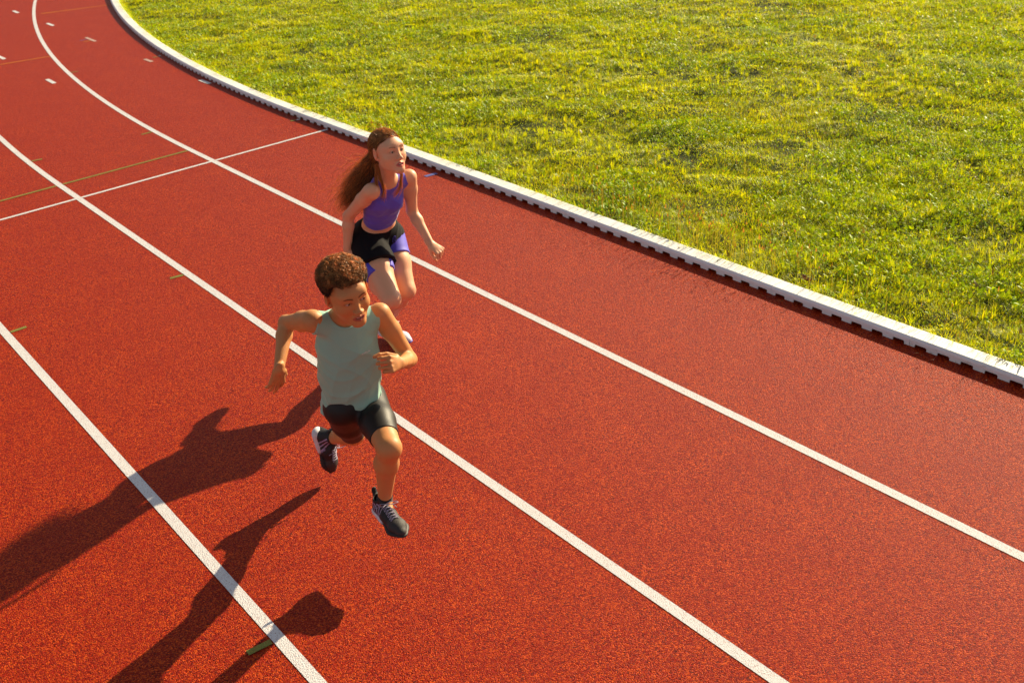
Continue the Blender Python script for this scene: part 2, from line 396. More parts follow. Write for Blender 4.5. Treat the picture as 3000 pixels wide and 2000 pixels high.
# low broad leaves: clover, plantain, dandelion
x, y, n, f = grass_points(int(GRASS_N * 0.40))
hf = vnoise(x, y, 0.55, 33) * 0.6 + vnoise(x, y, 0.2, 34) * 0.4
k = RNG.random(len(x)) < np.clip((hf - 0.40) * 4, 0.05, 1); x, y, n, f = x[k], y[k], n[k], f[k]; N = len(x)
L = RNG.uniform(0.010, 0.026, N); big = RNG.random(N) < 0.08; L[big] *= 2.0
V, Q, T, C = blades(x, y, f, L, L * RNG.uniform(0.35, 0.6, N), RNG.uniform(0.7, 1.5, N), RNG.uniform(0, 6.283, N), grass_colors(N, x, y, 0.02) * np.array([0.85, 1.0, 1.0]), segs=3, curl=0.4, z0=relief(x, y)[:, None] + RNG.uniform(0.004, 0.030, N)[:, None])
m = NT('broad_weed_leaves'); at = m.n('Attribute'); at.attribute_name = 'col'; tr = m.n('BsdfTranslucent'); mx = m.n('MixShader'); mx.inputs[0].default_value = 0.30
m.l(m.mix(1.0, at.outputs['Color'], (2.2, 1.75, 0.6), 'MULTIPLY'), tr.inputs[0]); m.set(Base_Color=at.outputs['Color'], Roughness=0.5); m.b.inputs['Specular IOR Level'].default_value = 0.28
m.l(m.b.outputs[0], mx.inputs[1]); m.l(tr.outputs[0], mx.inputs[2]); m.l(mx.outputs[0], m.out.inputs[0]); M_weed = m.m
tag(mesh_obj('weeds', V, [Q, T], M_weed, colors=C), 'glossy clover and plantain leaves low among the lawn grass', 'weeds', kind='stuff')
print('weed leaves', N)
# plantain seed stalks: thin upright stems with brown heads, thick beside the kerb
x, y, n, f = grass_points(9000, edge=-0.14)
ss, nn_ = track_n(x, y)
clump = np.exp(-((ss + 4.9) / 0.8) ** 2) * np.exp(-((nn_ + 0.55) / 0.5) ** 2)
k = RNG.random(len(x)) < 0.03 + 0.85 * clump; x, y, f = x[k], y[k], f[k]
ex = RNG.normal(-4.9, 0.75, 170); en = -0.15 - np.abs(RNG.normal(0, 0.11, 170)); e2 = W(ex, en)
x = np.r_[x, e2[:, 0]]; y = np.r_[y, e2[:, 1]]; f = np.r_[f, np.full(170, 6.0)]; N = len(x)
L = RNG.uniform(0.07, 0.15, N); L[-170:] = RNG.uniform(0.14, 0.31, 170); az = RNG.uniform(0, 6.28, N); ln = RNG.uniform(0.02, 0.22, N)
p1 = blades(x, y, f, L, np.full(N, 0.0046), ln, az, np.tile([[0.16, 0.15, 0.03]], (N, 1)), segs=3)
tip = p1[0].reshape(N, -1, 3)[:, -1]
p2 = blades(tip[:, 0], tip[:, 1], f, RNG.uniform(0.016, 0.038, N), RNG.uniform(0.006, 0.0095, N), ln, az + 1.5, np.tile([[0.24, 0.115, 0.04]], (N, 1)) * RNG.uniform(0.6, 1.3, (N, 1)), segs=4, z0=tip[:, 2:3] - 0.006)
V, F, C = join([p1, p2]); tag(mesh_obj('seed_stalks', V, F, M_grass, colors=C), 'thin upright stalks with brown seed heads standing in the lawn', 'seed stalks', kind='stuff')
# yellowing / orange dead leaf bits and tiny pale flowers scattered in the lawn
x, y, n, f = grass_points(1500); N = len(x)
cols = np.where(RNG.random(N)[:, None] < 0.6, np.array([[0.55, 0.16, 0.02]]), np.array([[0.60, 0.36, 0.03]])) * RNG.uniform(0.5, 1.1, (N, 1))
V, Q, T, C = blades(x, y, f, RNG.uniform(0.012, 0.03, N), RNG.uniform(0.004, 0.010, N), RNG.uniform(0.5, 1.4, N), RNG.uniform(0, 6.28, N), cols, z0=RNG.uniform(0.010, 0.035, N)[:, None])
tag(mesh_obj('dead_leaf_bits', V, [Q, T], M_grass, colors=C), 'small orange and yellow dead leaf bits scattered through the lawn', 'leaf litter', kind='stuff')

# ------------------------------------------------------------------ single fallen leaves
m = NT('dry_leaf'); at = m.noise(60, 4, 0.6); m.set(Base_Color=m.ramp(at, [(0.3, (0.16, 0.06, 0.02)), (0.6, (0.42, 0.17, 0.05)), (0.8, (0.55, 0.30, 0.12))]), Roughness=0.6); M_leaf = m.m
def leaf(s, n, z, L, Wd, yaw, curl, label):
    U, Vn = 9, 7; V = []
    for i in range(U):
        t = i / (U - 1); hw = Wd / 2 * math.sin(math.pi * min(1, t * 0.96 + 0.02)) ** 0.75 * (1 + 0.12 * math.sin(t * 19))
        for j in range(Vn):
            v = j / (Vn - 1) * 2 - 1
            V.append(((t - 0.5) * L, v * hw, curl * L * (v * v * 0.5 + (t - 0.5) ** 2) + 0.002 * math.sin(9 * t + 5 * v)))
    F = [(i * Vn + j, i * Vn + j + 1, (i + 1) * Vn + j + 1, (i + 1) * Vn + j) for i in range(U - 1) for j in range(Vn - 1)]
    o = mesh_obj('fallen_leaf', V, np.array(F), M_leaf, smooth=True)
    sd = o.modifiers.new('thickness', 'SOLIDIFY'); sd.thickness = 0.0006
    p = W(s, n); o.location = (p[0], p[1], z); o.rotation_euler = (0.1, -0.15, yaw)
    return tag(o, label, 'leaf', 'fallen leaves by the kerb')
leaf(-5.845, -0.215, 0.045, 0.075, 0.030, 2.2, 0.5, 'curled pinkish brown dead leaf lying in the grass against the back of the kerb')
leaf(-5.272, -0.070, 0.0535, 0.012, 0.007, 1.0, 0.2, 'tiny brown leaf on the kerb top, the one nearer the curled leaf')
leaf(-4.949, -0.055, 0.0535, 0.013, 0.007, 2.6, 0.2, 'tiny brown leaf on the kerb top, the farther of the two')
# twig lying over the kerb far round the bend, its shadow on the track
m = NT('dry_twig'); m.set(Base_Color=(0.12, 0.08, 0.04), Roughness=0.7); M_twig = m.m
# dry grass wisps on the track at the kerb foot
N = 70; ex = np.concatenate([RNG.normal(-5.92, 0.10, 30), RNG.normal(-6.95, 0.25, 25), RNG.normal(-4.95, .3, 15)]); e2 = W(ex, RNG.uniform(0.004, 0.06, N))
V, Q, T, C = blades(e2[:, 0], e2[:, 1], np.full(N, 6.0), RNG.uniform(0.02, 0.06, N), np.full(N, 0.0013), np.full(N, 1.35), RNG.uniform(0, 6.28, N), np.tile([[0.30, 0.24, 0.15]], (N, 1)), z0=0.004)
tag(mesh_obj('dry_grass_wisps', V, [Q, T], M_grass, colors=C), 'pale dry grass wisps lying at the foot of the kerb', 'dry grass', kind='stuff')
# ================================================================== figures
# A body is one continuous surface: tapered limbs and rounded masses blended in a distance field, then meshed.
def unit(v): v = np.asarray(v, float); return v / np.linalg.norm(v)
def smin(a, b, k):
    h = np.clip(0.5 + 0.5 * (b - a) / k, 0, 1); return b * (1 - h) + a * h - k * h * (1 - h)
def smax(a, b, k): return -smin(-a, -b, k)
class Prim:
    def __init__(s, fn, c, r, k=0.02, op='add'): s.fn, s.c, s.r, s.k, s.op = fn, np.asarray(c, float), r, k, op
def cone(a, b, ra, rb, k=0.02, flat=None, fs=1.0, op='add'):
    """tapered limb; flat = direction squashed by fs (<1 thinner)"""
    a = np.asarray(a, float); b = np.asarray(b, float); ba = b - a; L2 = ba @ ba
    fl = unit(flat) if flat is not None else None
    def fn(p):
        q = p - a
        if fl is not None: h = np.clip(q @ ba / L2, 0, 1)
        else: h = np.clip(q @ ba / L2, 0, 1)
        d = q - h[:, None] * ba
        if fl is not None:
            c = d @ fl; d = d + (c * (1 / fs - 1))[:, None] * fl
        ln = np.sqrt((d * d).sum(1)); r = ra + (rb - ra) * h
        o = ln - r
        return o * (fs if fl is not None else 1.0) if fs < 1 else o
    return Prim(fn, (a + b) / 2, np.linalg.norm(ba) / 2 + max(ra, rb) * max(1, fs), k, op)
def ell(c, r, B, k=0.02, op='add'):
    """ellipsoid with radii r along the rows of B"""
    c = np.asarray(c, float); r = np.asarray(r, float); B = np.asarray(B, float)
    def fn(p):
        q = (p - c) @ B.T; k0 = np.sqrt(((q / r) ** 2).sum(1)); k1 = np.sqrt(((q / r ** 2) ** 2).sum(1)) + 1e-9
        return k0 * (k0 - 1) / k1
    return Prim(fn, c, r.max(), k, op)
def evalf(prims, p, cull=None):
    d = np.full(len(p), 9.0)
    for q in prims:
        if q.r < 5:
            near = ((p - q.c) ** 2).sum(1) < (q.r + 0.10) ** 2
            if not near.any(): continue
            v = q.fn(p[near]); cur = d[near]
        else: near = slice(None); v = q.fn(p); cur = d
        if q.op == 'add': d[near] = smin(cur, v, q.k)
        elif q.op == 'sub': d[near] = smax(cur, -v, q.k)
        elif q.op == 'and': d[near] = smax(cur, v, q.k)
    return d
def surface(f, lo, hi, h, blk=8):
    """mesh the zero level of f inside a box (surface nets)"""
    lo = np.asarray(lo, float); n = np.ceil((np.asarray(hi) - lo) / h / blk).astype(int)
    N = n * blk + 1
    F = np.full(tuple(N), 1.0, np.float32)
    bi = np.stack(np.meshgrid(*[np.arange(k) for k in n], indexing='ij'), -1).reshape(-1, 3)
    bc = lo + (bi + 0.5) * blk * h; half = blk * h * 0.87
    d0 = f(bc)
    inside = bi[d0 < -half * 1.6]
    for b in inside: F[b[0]*blk:b[0]*blk+blk+1, b[1]*blk:b[1]*blk+blk+1, b[2]*blk:b[2]*blk+blk+1] = -1
    act = bi[np.abs(d0) <= half * 1.6 + 0.012]
    loc = np.stack(np.meshgrid(*[np.arange(blk + 1)] * 3, indexing='ij'), -1).reshape(-1, 3)
    for i in range(0, len(act), 400):
        g = act[i:i + 400][:, None] * blk + loc[None]; P = lo + g.reshape(-1, 3) * h
        v = f(P); gi = g.reshape(-1, 3); F[gi[:, 0], gi[:, 1], gi[:, 2]] = v
    S = F < 0
    same = np.ones(tuple(N - 1), bool); c000 = S[:-1, :-1, :-1]
    for a in (0, 1):
        for b in (0, 1):
            for c in (0, 1): same &= (S[a:N[0]-1+a, b:N[1]-1+b, c:N[2]-1+c] == c000)
    cells = np.argwhere(~same); M = len(cells)
    vid = np.full(tuple(N - 1), -1, np.int32); vid[cells[:, 0], cells[:, 1], cells[:, 2]] = np.arange(M)
    acc = np.zeros((M, 3)); cnt = np.zeros(M)
    cor = np.array([[a, b, c] for a in (0, 1) for b in (0, 1) for c in (0, 1)])
    for i in range(8):
        for j in range(i + 1, 8):
            if np.abs(cor[i] - cor[j]).sum() != 1: continue
            A = cells + cor[i]; B = cells + cor[j]
            va = F[A[:, 0], A[:, 1], A[:, 2]]; vb = F[B[:, 0], B[:, 1], B[:, 2]]
            x = (va < 0) != (vb < 0); t = np.where(x, va / (va - vb + 1e-12), 0)
            acc += np.where(x[:, None], A + t[:, None] * (cor[j] - cor[i]), 0); cnt += x
    V = lo + acc / cnt[:, None] * h
    Q = []
    for ax in range(3):
        e = [0, 0, 0]; e[ax] = 1
        s0 = S[tuple(slice(0, N[k] - e[k]) for k in range(3))]; s1 = S[tuple(slice(e[k], N[k]) for k in range(3))]
        ed = np.argwhere(s0 != s1); b, c = (ax + 1) % 3, (ax + 2) % 3
        ok = (ed[:, b] > 0) & (ed[:, c] > 0) & (ed[:, b] < N[b] - 1) & (ed[:, c] < N[c] - 1); ed = ed[ok]
        def idx(db, dc):
            q = ed.copy(); q[:, b] -= db; q[:, c] -= dc; return vid[q[:, 0], q[:, 1], q[:, 2]]
        q = np.stack([idx(1, 1), idx(0, 1), idx(0, 0), idx(1, 0)], 1)
        fl = ~S[ed[:, 0], ed[:, 1], ed[:, 2]]; q[fl] = q[fl][:, ::-1]
        Q.append(q)
    return V, np.concatenate(Q)
def merge(parts, boxes_exclude=()):
    V, F, o = [], [], 0
    for v, f in parts: V.append(v); F.append(f + o); o += len(v)
    return np.concatenate(V), np.concatenate(F)
def field_mesh(prims, boxes, h, fine=()):
    """coarse body mesh plus finer meshes inside the boxes in fine [(lo, hi, h)], all of one field"""
    f = lambda p: evalf(prims, p)
    lo = np.min([q.c - q.r for q in prims if q.op == 'add' and q.r < 5], 0) - 0.02; hi = np.max([q.c + q.r for q in prims if q.op == 'add' and q.r < 5], 0) + 0.02
    V, Q = surface(f, lo, hi, h)
    for a, b, hh in fine:
        c = V[Q].mean(1); ins = ((c > np.asarray(a) + h) & (c < np.asarray(b) - h)).all(1); Q = Q[~ins]
    parts = [(V, Q)]
    for a, b, hh in fine: parts.append(surface(f, a, b, hh))
    V, Q = merge(parts)
    used = np.unique(Q); rm = np.full(len(V), -1); rm[used] = np.arange(len(used))
    return V[used], rm[Q]
def frame(fwd, up):
    f = unit(fwd); u = unit(np.asarray(up) - (np.asarray(up) @ f) * f); l = np.cross(u, f); return np.array([l, f, u])   # rows: left, forward, up
def relax(V, Q, it=2, lam=0.5):
    n = len(V)
    e = np.concatenate([Q[:, [0, 1]], Q[:, [1, 2]], Q[:, [2, 3]], Q[:, [3, 0]]])
    for _ in range(it):
        acc = np.zeros((n, 3)); cnt = np.bincount(e.ravel(), minlength=n)[:, None] + 1e-9
        for a, b in ((0, 1), (1, 0)):
            for k in range(3): acc[:, k] += np.bincount(e[:, a], V[e[:, b], k], minlength=n)
        V = V * (1 - lam) + acc / cnt * lam
    return V

# ---- head: centre c, basis B (left, forward, up), scale s (1 = adult-like 0.215 m tall)
def head_prims(c, B, s, child=True, kid=1.0):
    P = lambda l, f, u: np.asarray(c) + s * (l * B[0] + f * B[1] + u * B[2])
    E = lambda l, f, u, rl, rf, ru, k, op='add': ell(P(l, f, u), s * np.array([rl, rf, ru]), B, k * s, op)
    C = lambda a, b, ra, rb, k, op='add': cone(P(*a), P(*b), ra * s, rb * s, k * s, op=op)
    pr = [E(0, -0.012, 0.028, .0745, .094, .082, .02), E(0, 0.020, -0.008, .0640, .068, .078, .03),
          E(0, 0.040, -0.055, .048, .043, .046, .03),                                   # lower face
          C((-.046, .010, -.052), (-.012, .074, -.094), .016, .0155, .03), C((.046, .010, -.052), (.012, .074, -.094), .016, .0155, .03),   # jaw
          E(0, .079, -.094, .019, .015, .014, .018),                                    # chin
          E(.037, .054, -.028, .028, .027, .027, .025), E(-.037, .054, -.028, .028, .027, .027, .025),   # cheeks
          C((-.036, .066, .030), (.036, .066, .030), .015, .015, .03),                  # brow
          E(.031, .0985, .0075, .016, .014, .0105, .016, 'sub'), E(-.031, .0985, .0075, .016, .014, .0105, .016, 'sub'),
          C((0, .084, .010), (0, .103, -.027), .0065, .0095, .014),                     # nose bridge
          E(0, .108, -.030, .0115 * kid, .0095, .0088, .007), E(.0125, .097, -.0335, .0078 * kid, .010, .0072, .006), E(-.0125, .097, -.0335, .0078 * kid, .010, .0072, .006),
          E(.0065, .105, -.041, .0034, .0045, .0032, .003, 'sub'), E(-.0065, .105, -.041, .0034, .0045, .0032, .003, 'sub'),
          E(0, .080, -.064, .026, .016, .018, .012),                                    # mouth mound
          C((-.023, .083, -.0605), (0, .0955, -.0555), .0034, .0048, .004), C((.023, .083, -.0605), (0, .0955, -.0555), .0034, .0048, .004),   # upper lip
          C((-.021, .083, -.0655), (0, .0935, -.0745), .0034, .0058, .004), C((.021, .083, -.0655), (0, .0935, -.0745), .0034, .0058, .004),
          E(0, .096, -.0650, .0180, .013, .0042, .002, 'sub'),                          # parted lips
          ]
    for sd in (-1, 1):
        pr += [Prim(ell(P(.031*sd, .0735, .0075), s*np.array([.0142,.0142,.0142]), B).fn, P(.031*sd, .0735, .0075), .0142*s, .003*s)]
        pr += [E(.031*sd, .0885, .0044, .0138, .010, .0050, .0015, 'sub')]
        # ear: rim, bowl, lobe
        pr += [ell(P(.0800*sd, -.004, .004), s*np.array([.0080,.0190,.032]), np.array([unit(B[0]*sd+B[1]*-.35), unit(B[1]+B[0]*sd*.35), B[2]]), .006*s),
               ell(P(.0885*sd, .003, .007), s*np.array([.0065,.0105,.0190]), np.array([unit(B[0]*sd+B[1]*-.35), unit(B[1]+B[0]*sd*.35), B[2]]), .004*s, 'sub'),
               E(.0745*sd, .005, -.026, .006, .009, .009, .006)]
    return pr, P
def hand_prims(Wr, d, n, t, L, curl, spread=0.10, thumb=(0.55, 0.35, 0.5), s=1.0, r0=0.0078):
    """Wr wrist, d towards the fingers, n palm normal, t thumb side; L hand length; curl per finger (3 angles)"""
    d = unit(d); n = unit(np.asarray(n) - (np.asarray(n) @ d) * d); t = unit(np.asarray(t) - (np.asarray(t) @ d) * d - (np.asarray(t) @ n) * n)
    Wr = np.asarray(Wr, float); pal = 0.50 * L; pr = []; tips = []
    offs = [0.205, 0.068, -0.070, -0.190]; lens = [0.46, 0.52, 0.48, 0.37]
    r = r0 * s
    for i in range(4):
        kn = Wr + d * pal * (1.0 - 0.05 * abs(i - 1)) + t * offs[i] * L * 0.92
        pr.append(cone(Wr + t * offs[i] * L * 0.45 + d * 0.06 * L, kn, r * 1.45, r * 1.22, .010))
        a = 0.0; p = kn; sp = spread * (1.5 - i)
        dd = unit(d + t * sp * 0.35); ln = lens[i] * L
        for j, fr in enumerate((0.45, 0.31, 0.24)):
            a += curl[i][j]; v = dd * math.cos(a) + n * math.sin(a)
            q = p + v * ln * fr
            pr.append(cone(p, q, r * (1.06 - 0.12 * j), r * (0.97 - 0.13 * j), .0022 if j == 0 else .0035)); p = q
        tips.append((p, unit(v), unit(dd * -math.sin(a) + n * math.cos(a))))
    # thenar and thumb leaving the side of the palm near its base
    b = Wr + d * 0.12 * L + t * 0.17 * L + n * 0.03 * L
    m1 = b + (t * thumb[0] + d * 0.75 + n * thumb[1]) / np.linalg.norm(t * thumb[0] + d * 0.75 + n * thumb[1]) * 0.25 * L
    m2 = m1 + unit(d * 0.9 + t * (thumb[0] - 0.35) + n * thumb[1]) * 0.19 * L
    m3 = m2 + unit(d * 0.8 + t * (thumb[0] - 0.75) + n * (thumb[1] + thumb[2] * 0.4)) * 0.15 * L
    pr += [cone(b, m1, r * 1.7, r * 1.3, .008), cone(m1, m2, r * 1.2, r * 1.05, .004), cone(m2, m3, r * 1.08, r * 0.85, .003)]
    tips.append((m3, unit(m3 - m2), -n))
    pr.append(cone(Wr - d * 0.02, Wr + d * 0.25 * L, r * 2.3, r * 2.6, .012, flat=n, fs=0.62))
    return pr, tips
def limb(a, b, rs, bulge=(), k=0.02):
    """limb from a to b with radii at fractions rs=[(t,r),...]"""
    a = np.asarray(a, float); b = np.asarray(b, float); out = []
    for (t0, r0), (t1, r1) in zip(rs[:-1], rs[1:]): out.append(cone(a + (b - a) * t0, a + (b - a) * t1, r0, r1, k))
    return out
def strands(name, paths, widths, mat, parent, cols):
    """flat-ish hair strands as thin 3-sided tubes; paths (N,K,3)"""
    N, K, _ = paths.shape
    T = np.gradient(paths, axis=1); T /= np.linalg.norm(T, axis=2, keepdims=True) + 1e-9
    ref = RNG.normal(size=(N, 1, 3)); A = np.cross(T, np.broadcast_to(ref, T.shape)); A /= np.linalg.norm(A, axis=2, keepdims=True) + 1e-9; Bn = np.cross(T, A)
    tp = np.linspace(0, 1, K); w = widths[:, None] * (1 - 0.75 * tp[None] ** 2)
    ring = [paths + (A * math.cos(a) + Bn * math.sin(a)) * w[..., None] for a in (0, 2.094, 4.189)]
    V = np.stack(ring, 2).reshape(-1, 3); base = (np.arange(N)[:, None] * K + np.arange(K - 1)[None]) * 3
    Q = np.concatenate([np.stack([base + i, base + (i + 1) % 3, base + 3 + (i + 1) % 3, base + 3 + i], -1).reshape(-1, 4) for i in range(3)])
    C = np.repeat(cols[:, None, :], K * 3, 1).reshape(-1, 3)
    return mesh_obj(name, V, Q, mat, parent, smooth=True, colors=C)

def skin_material(name, rough=0.42, sss=0.12, radius=(0.9, 0.32, 0.16)):
    m = NT(name); at = m.n('Attribute'); at.attribute_name = 'col'
    mo = m.noise(26, 4, 0.6); fi = m.noise(420, 2, 0.5)
    c = m.mix(m.math('MULTIPLY', mo, 0.22), at.outputs['Color'], m.mix(1.0, at.outputs['Color'], (0.82, 0.60, 0.55), 'MULTIPLY'))
    m.set(Base_Color=c, Roughness=rough, Normal=m.bump(fi, 0.12, 0.0008))
    b = m.b.inputs; b['Subsurface Weight'].default_value = sss; b['Subsurface Scale'].default_value = 0.012; b['Subsurface Radius'].default_value = radius
    b['Specular IOR Level'].default_value = 0.32
    return m.m
def cloth_material(name, col, rough=0.85, sheen=0.3, weave=900, fold=0.0, spec=0.3, bumpd=0.0006):
    m = NT(name); w = m.noise(weave, 2, 0.5); b = m.noise(9, 3, 0.6)
    c = m.mix(m.math('MULTIPLY', b, 0.25), col, tuple(x * 0.78 for x in col))
    m.set(Base_Color=c, Roughness=rough, Normal=m.bump(w, 0.25, bumpd)); i = m.b.inputs
    i['Sheen Weight'].default_value = sheen; i['Sheen Roughness'].default_value = 0.45; i['Specular IOR Level'].default_value = spec
    return m.m
def hair_material(name, rough=0.32, trans=0.35):
    m = NT(name); at = m.n('Attribute'); at.attribute_name = 'col'; tr = m.n('BsdfTranslucent'); mx = m.n('MixShader'); mx.inputs[0].default_value = trans
    m.set(Base_Color=at.outputs['Color'], Roughness=rough); m.l(m.mix(1.0, at.outputs['Color'], (2.2, 1.6, 0.95), 'MULTIPLY'), tr.inputs[0])
    m.l(m.b.outputs[0], mx.inputs[1]); m.l(tr.outputs[0], mx.inputs[2]); m.l(mx.outputs[0], m.out.inputs[0]); return m.m
def simple(name, col, rough=0.5, spec=0.5, bump=None):
    m = NT(name); n = m.noise(90, 3, 0.6); c = m.mix(m.math('MULTIPLY', n, 0.3), col, tuple(x * 0.75 for x in col)); m.set(Base_Color=c, Roughness=rough)
    m.b.inputs['Specular IOR Level'].default_value = spec
    if bump: m.set(Normal=m.bump(m.noise(bump, 2), 0.3, 0.0008))
    return m.m
def eye(parent, c, B, s, side, iris, look):
    """eyeball with iris and pupil painted by direction, name eye"""
    cen = c + s * (.031 * side * B[0] + .0735 * B[1] + .0075 * B[2]); r = .0128 * s
    U, Vn = 24, 16; V = []; Cc = []
    f = unit(look)
    for i in range(Vn + 1):
        for j in range(U):
            th = math.pi * i / Vn; ph = 2 * math.pi * j / U
            a = unit(np.cross(f, B[2])); b2 = np.cross(f, a)
            d = f * math.cos(th) + (a * math.cos(ph) + b2 * math.sin(ph)) * math.sin(th)
            V.append(cen + d * r); ang = th
            Cc.append((0.006, 0.005, 0.005) if ang < 0.19 else (iris if ang < 0.58 else (0.50, 0.44, 0.40)))
    F = [(i * U + j, i * U + (j + 1) % U, (i + 1) * U + (j + 1) % U, (i + 1) * U + j) for i in range(Vn) for j in range(U)]
    return mesh_obj('eye', V, np.array(F)[:, ::-1], M_eye, parent, smooth=True, colors=np.array(Cc))
M_eye = skin_material('eyeball', rough=0.12, sss=0.0)
def A(*v): return np.array(v, float)
def wavefold(p, dirs, amps):
    o = np.zeros(len(p))
    for (d, fq, ph, wd, wf), a in zip(dirs, amps):
        x = np.sin(fq * (p @ d) + ph + 1.6 * np.sin(wf * (p @ wd) + ph * 2)); o -= a * 1.6 * ((1 - np.abs(x)) ** 1.7 - .35)
    return o
def add_noise(prims, fn, c, r):
    """wrap a field with a displacement"""
    return lambda p: evalf(prims, p) + fn(p)
def mesh_field(f, lo, hi, h, it=1):
    V, Q = surface(f, lo, hi, h); used = np.unique(Q); rm = np.full(len(V), -1); rm[used] = np.arange(len(used))
    return relax(V[used], rm[Q], it), rm[Q]
def plane(pt, n, op='and', k=0.002):
    """keeps the side the normal points away from"""
    pt = np.asarray(pt, float); n = unit(n)
    return Prim(lambda p: (p - pt) @ n, pt, 99, k, op)
def face_paint(V, col, P0, B, s, lip, brow, brow_w=0.0042, lash=0.35):
    q = ((V - P0) @ B.T) / s; l, f, u = q[:, 0], q[:, 1], q[:, 2]; al = np.abs(l)
    def put(w, c): col[:] = col * (1 - w[:, None]) + np.asarray(c) * w[:, None]
    base = col.copy()
    blush = np.exp(-(((al - .036) / .018) ** 2 + ((u + .022) / .016) ** 2)) * (f > .03) * .35
    put(blush, base.mean(0) * A(1.08, .72, .66))
    nose = np.exp(-((l / .014) ** 2 + ((u + .030) / .012) ** 2)) * (f > .09) * .25; put(nose, base.mean(0) * A(1.05, .78, .72))
    e = (l / .0255) ** 2 + ((u + .0655) / .0120) ** 2
    put(np.clip((1.12 - e) * 5, 0, 1) * (f > .072), lip)
    cav = (np.abs(u + .0650) < .0044 - .5 * al * .12) & (al < .018) & (f < .0900) & (f > .05); put(cav * 0.9, A(.05, .012, .01))
    nos = (((al - .0065) / .0038) ** 2 + ((u + .0405) / .0032) ** 2 < 1) & (f > .085); put(nos * .8, base.mean(0) * .22)
    # brows: soft arcs
    t = (al - .012) / .036; arc = .0245 + .0075 * np.sin(np.clip(t, 0, 1) * 2.2) - .002 * t
    w = np.clip(1.25 - np.abs(u - arc) / (brow_w * (1.2 - .6 * np.clip(t, 0, 1))), 0, 1) * np.clip(t * 8 + .6, 0, 1) * np.clip((1.02 - t) * 6, 0, 1) * (f > .03); put(w * .85, brow)
    ex, ey = (al - .031) / .0134, (u - .0044) / .0048
    d = np.sqrt(ex ** 2 + ey ** 2); ring = np.clip(1 - np.abs(d - 1.05) / .28, 0, 1) * (f > .06) * np.where(u > .0044, 1.0, .4); put(ring * lash * 2, brow * .6)
    put(np.exp(-((d - 1.5) / .55) ** 2) * (f > .055) * .22, base.mean(0) * A(.72, .55, .52))
    ear = (al > .072) & (f < .03) & (f > -.03) & (np.abs(u) < .034); put(ear * .22, base.mean(0) * A(1.15, .62, .5))
def text_on(name, txt, size, origin, right, upv, fieldf, nrm, mat, parent, shear=0.0, off=0.0012, depth=0.05):
    cu = bpy.data.curves.new(name, 'FONT'); cu.body = txt; cu.size = size; cu.align_x = 'CENTER'; cu.align_y = 'CENTER'; cu.shear = shear; cu.resolution_u = 2
    ob = bpy.data.objects.new('t', cu); COL.objects.link(ob); dg = bpy.context.evaluated_depsgraph_get(); me = bpy.data.meshes.new_from_object(ob.evaluated_get(dg))
    bpy.data.objects.remove(ob); bpy.data.curves.remove(cu)
    import bmesh
    bm = bmesh.new(); bm.from_mesh(me); bmesh.ops.triangulate(bm, faces=bm.faces); bmesh.ops.subdivide_edges(bm, edges=[e for e in bm.edges if e.calc_length() > size * .2], cuts=2, use_grid_fill=True); bmesh.ops.triangulate(bm, faces=bm.faces)
    v = np.array([x.co[:] for x in bm.verts]); F = np.array([[x.index for x in f.verts] for f in bm.faces]); bm.free(); bpy.data.meshes.remove(me)
    return on_surface(name, v[:, :2], F, origin, right, upv, fieldf, nrm, mat, parent, off, depth)
def on_surface(name, uv, F, origin, right, upv, fieldf, nrm, mat, parent, off=0.0012, depth=0.05):
    nrm = unit(nrm); P = origin + uv[:, :1] * unit(right) + uv[:, 1:2] * unit(upv) + nrm * depth
    for _ in range(14): P = P - nrm * np.clip(fieldf(P), -.01, .02)[:, None] * 0.9
    P = P + nrm * off
    return mesh_obj(name, P, F, mat, parent)
def tube(pts, r, sides=6):
    pts = np.asarray(pts, float); K = len(pts); T = np.gradient(pts, axis=0); T /= np.linalg.norm(T, axis=1, keepdims=True) + 1e-9
    ref = A(.31, .52, .79); X = np.cross(T, ref); X /= np.linalg.norm(X, axis=1, keepdims=True); Y = np.cross(T, X)
    V = np.concatenate([(pts[:, None] + r * (np.cos(a) * X + np.sin(a) * Y)[:, None]) for a in np.linspace(0, 2 * np.pi, sides, endpoint=False)], 1).reshape(-1, 3)
    b = np.arange(K - 1)[:, None] * sides; Q = np.concatenate([np.stack([b + i, b + (i + 1) % sides, b + sides + (i + 1) % sides, b + sides + i], -1).reshape(-1, 4) for i in range(sides)])
    return V, Q

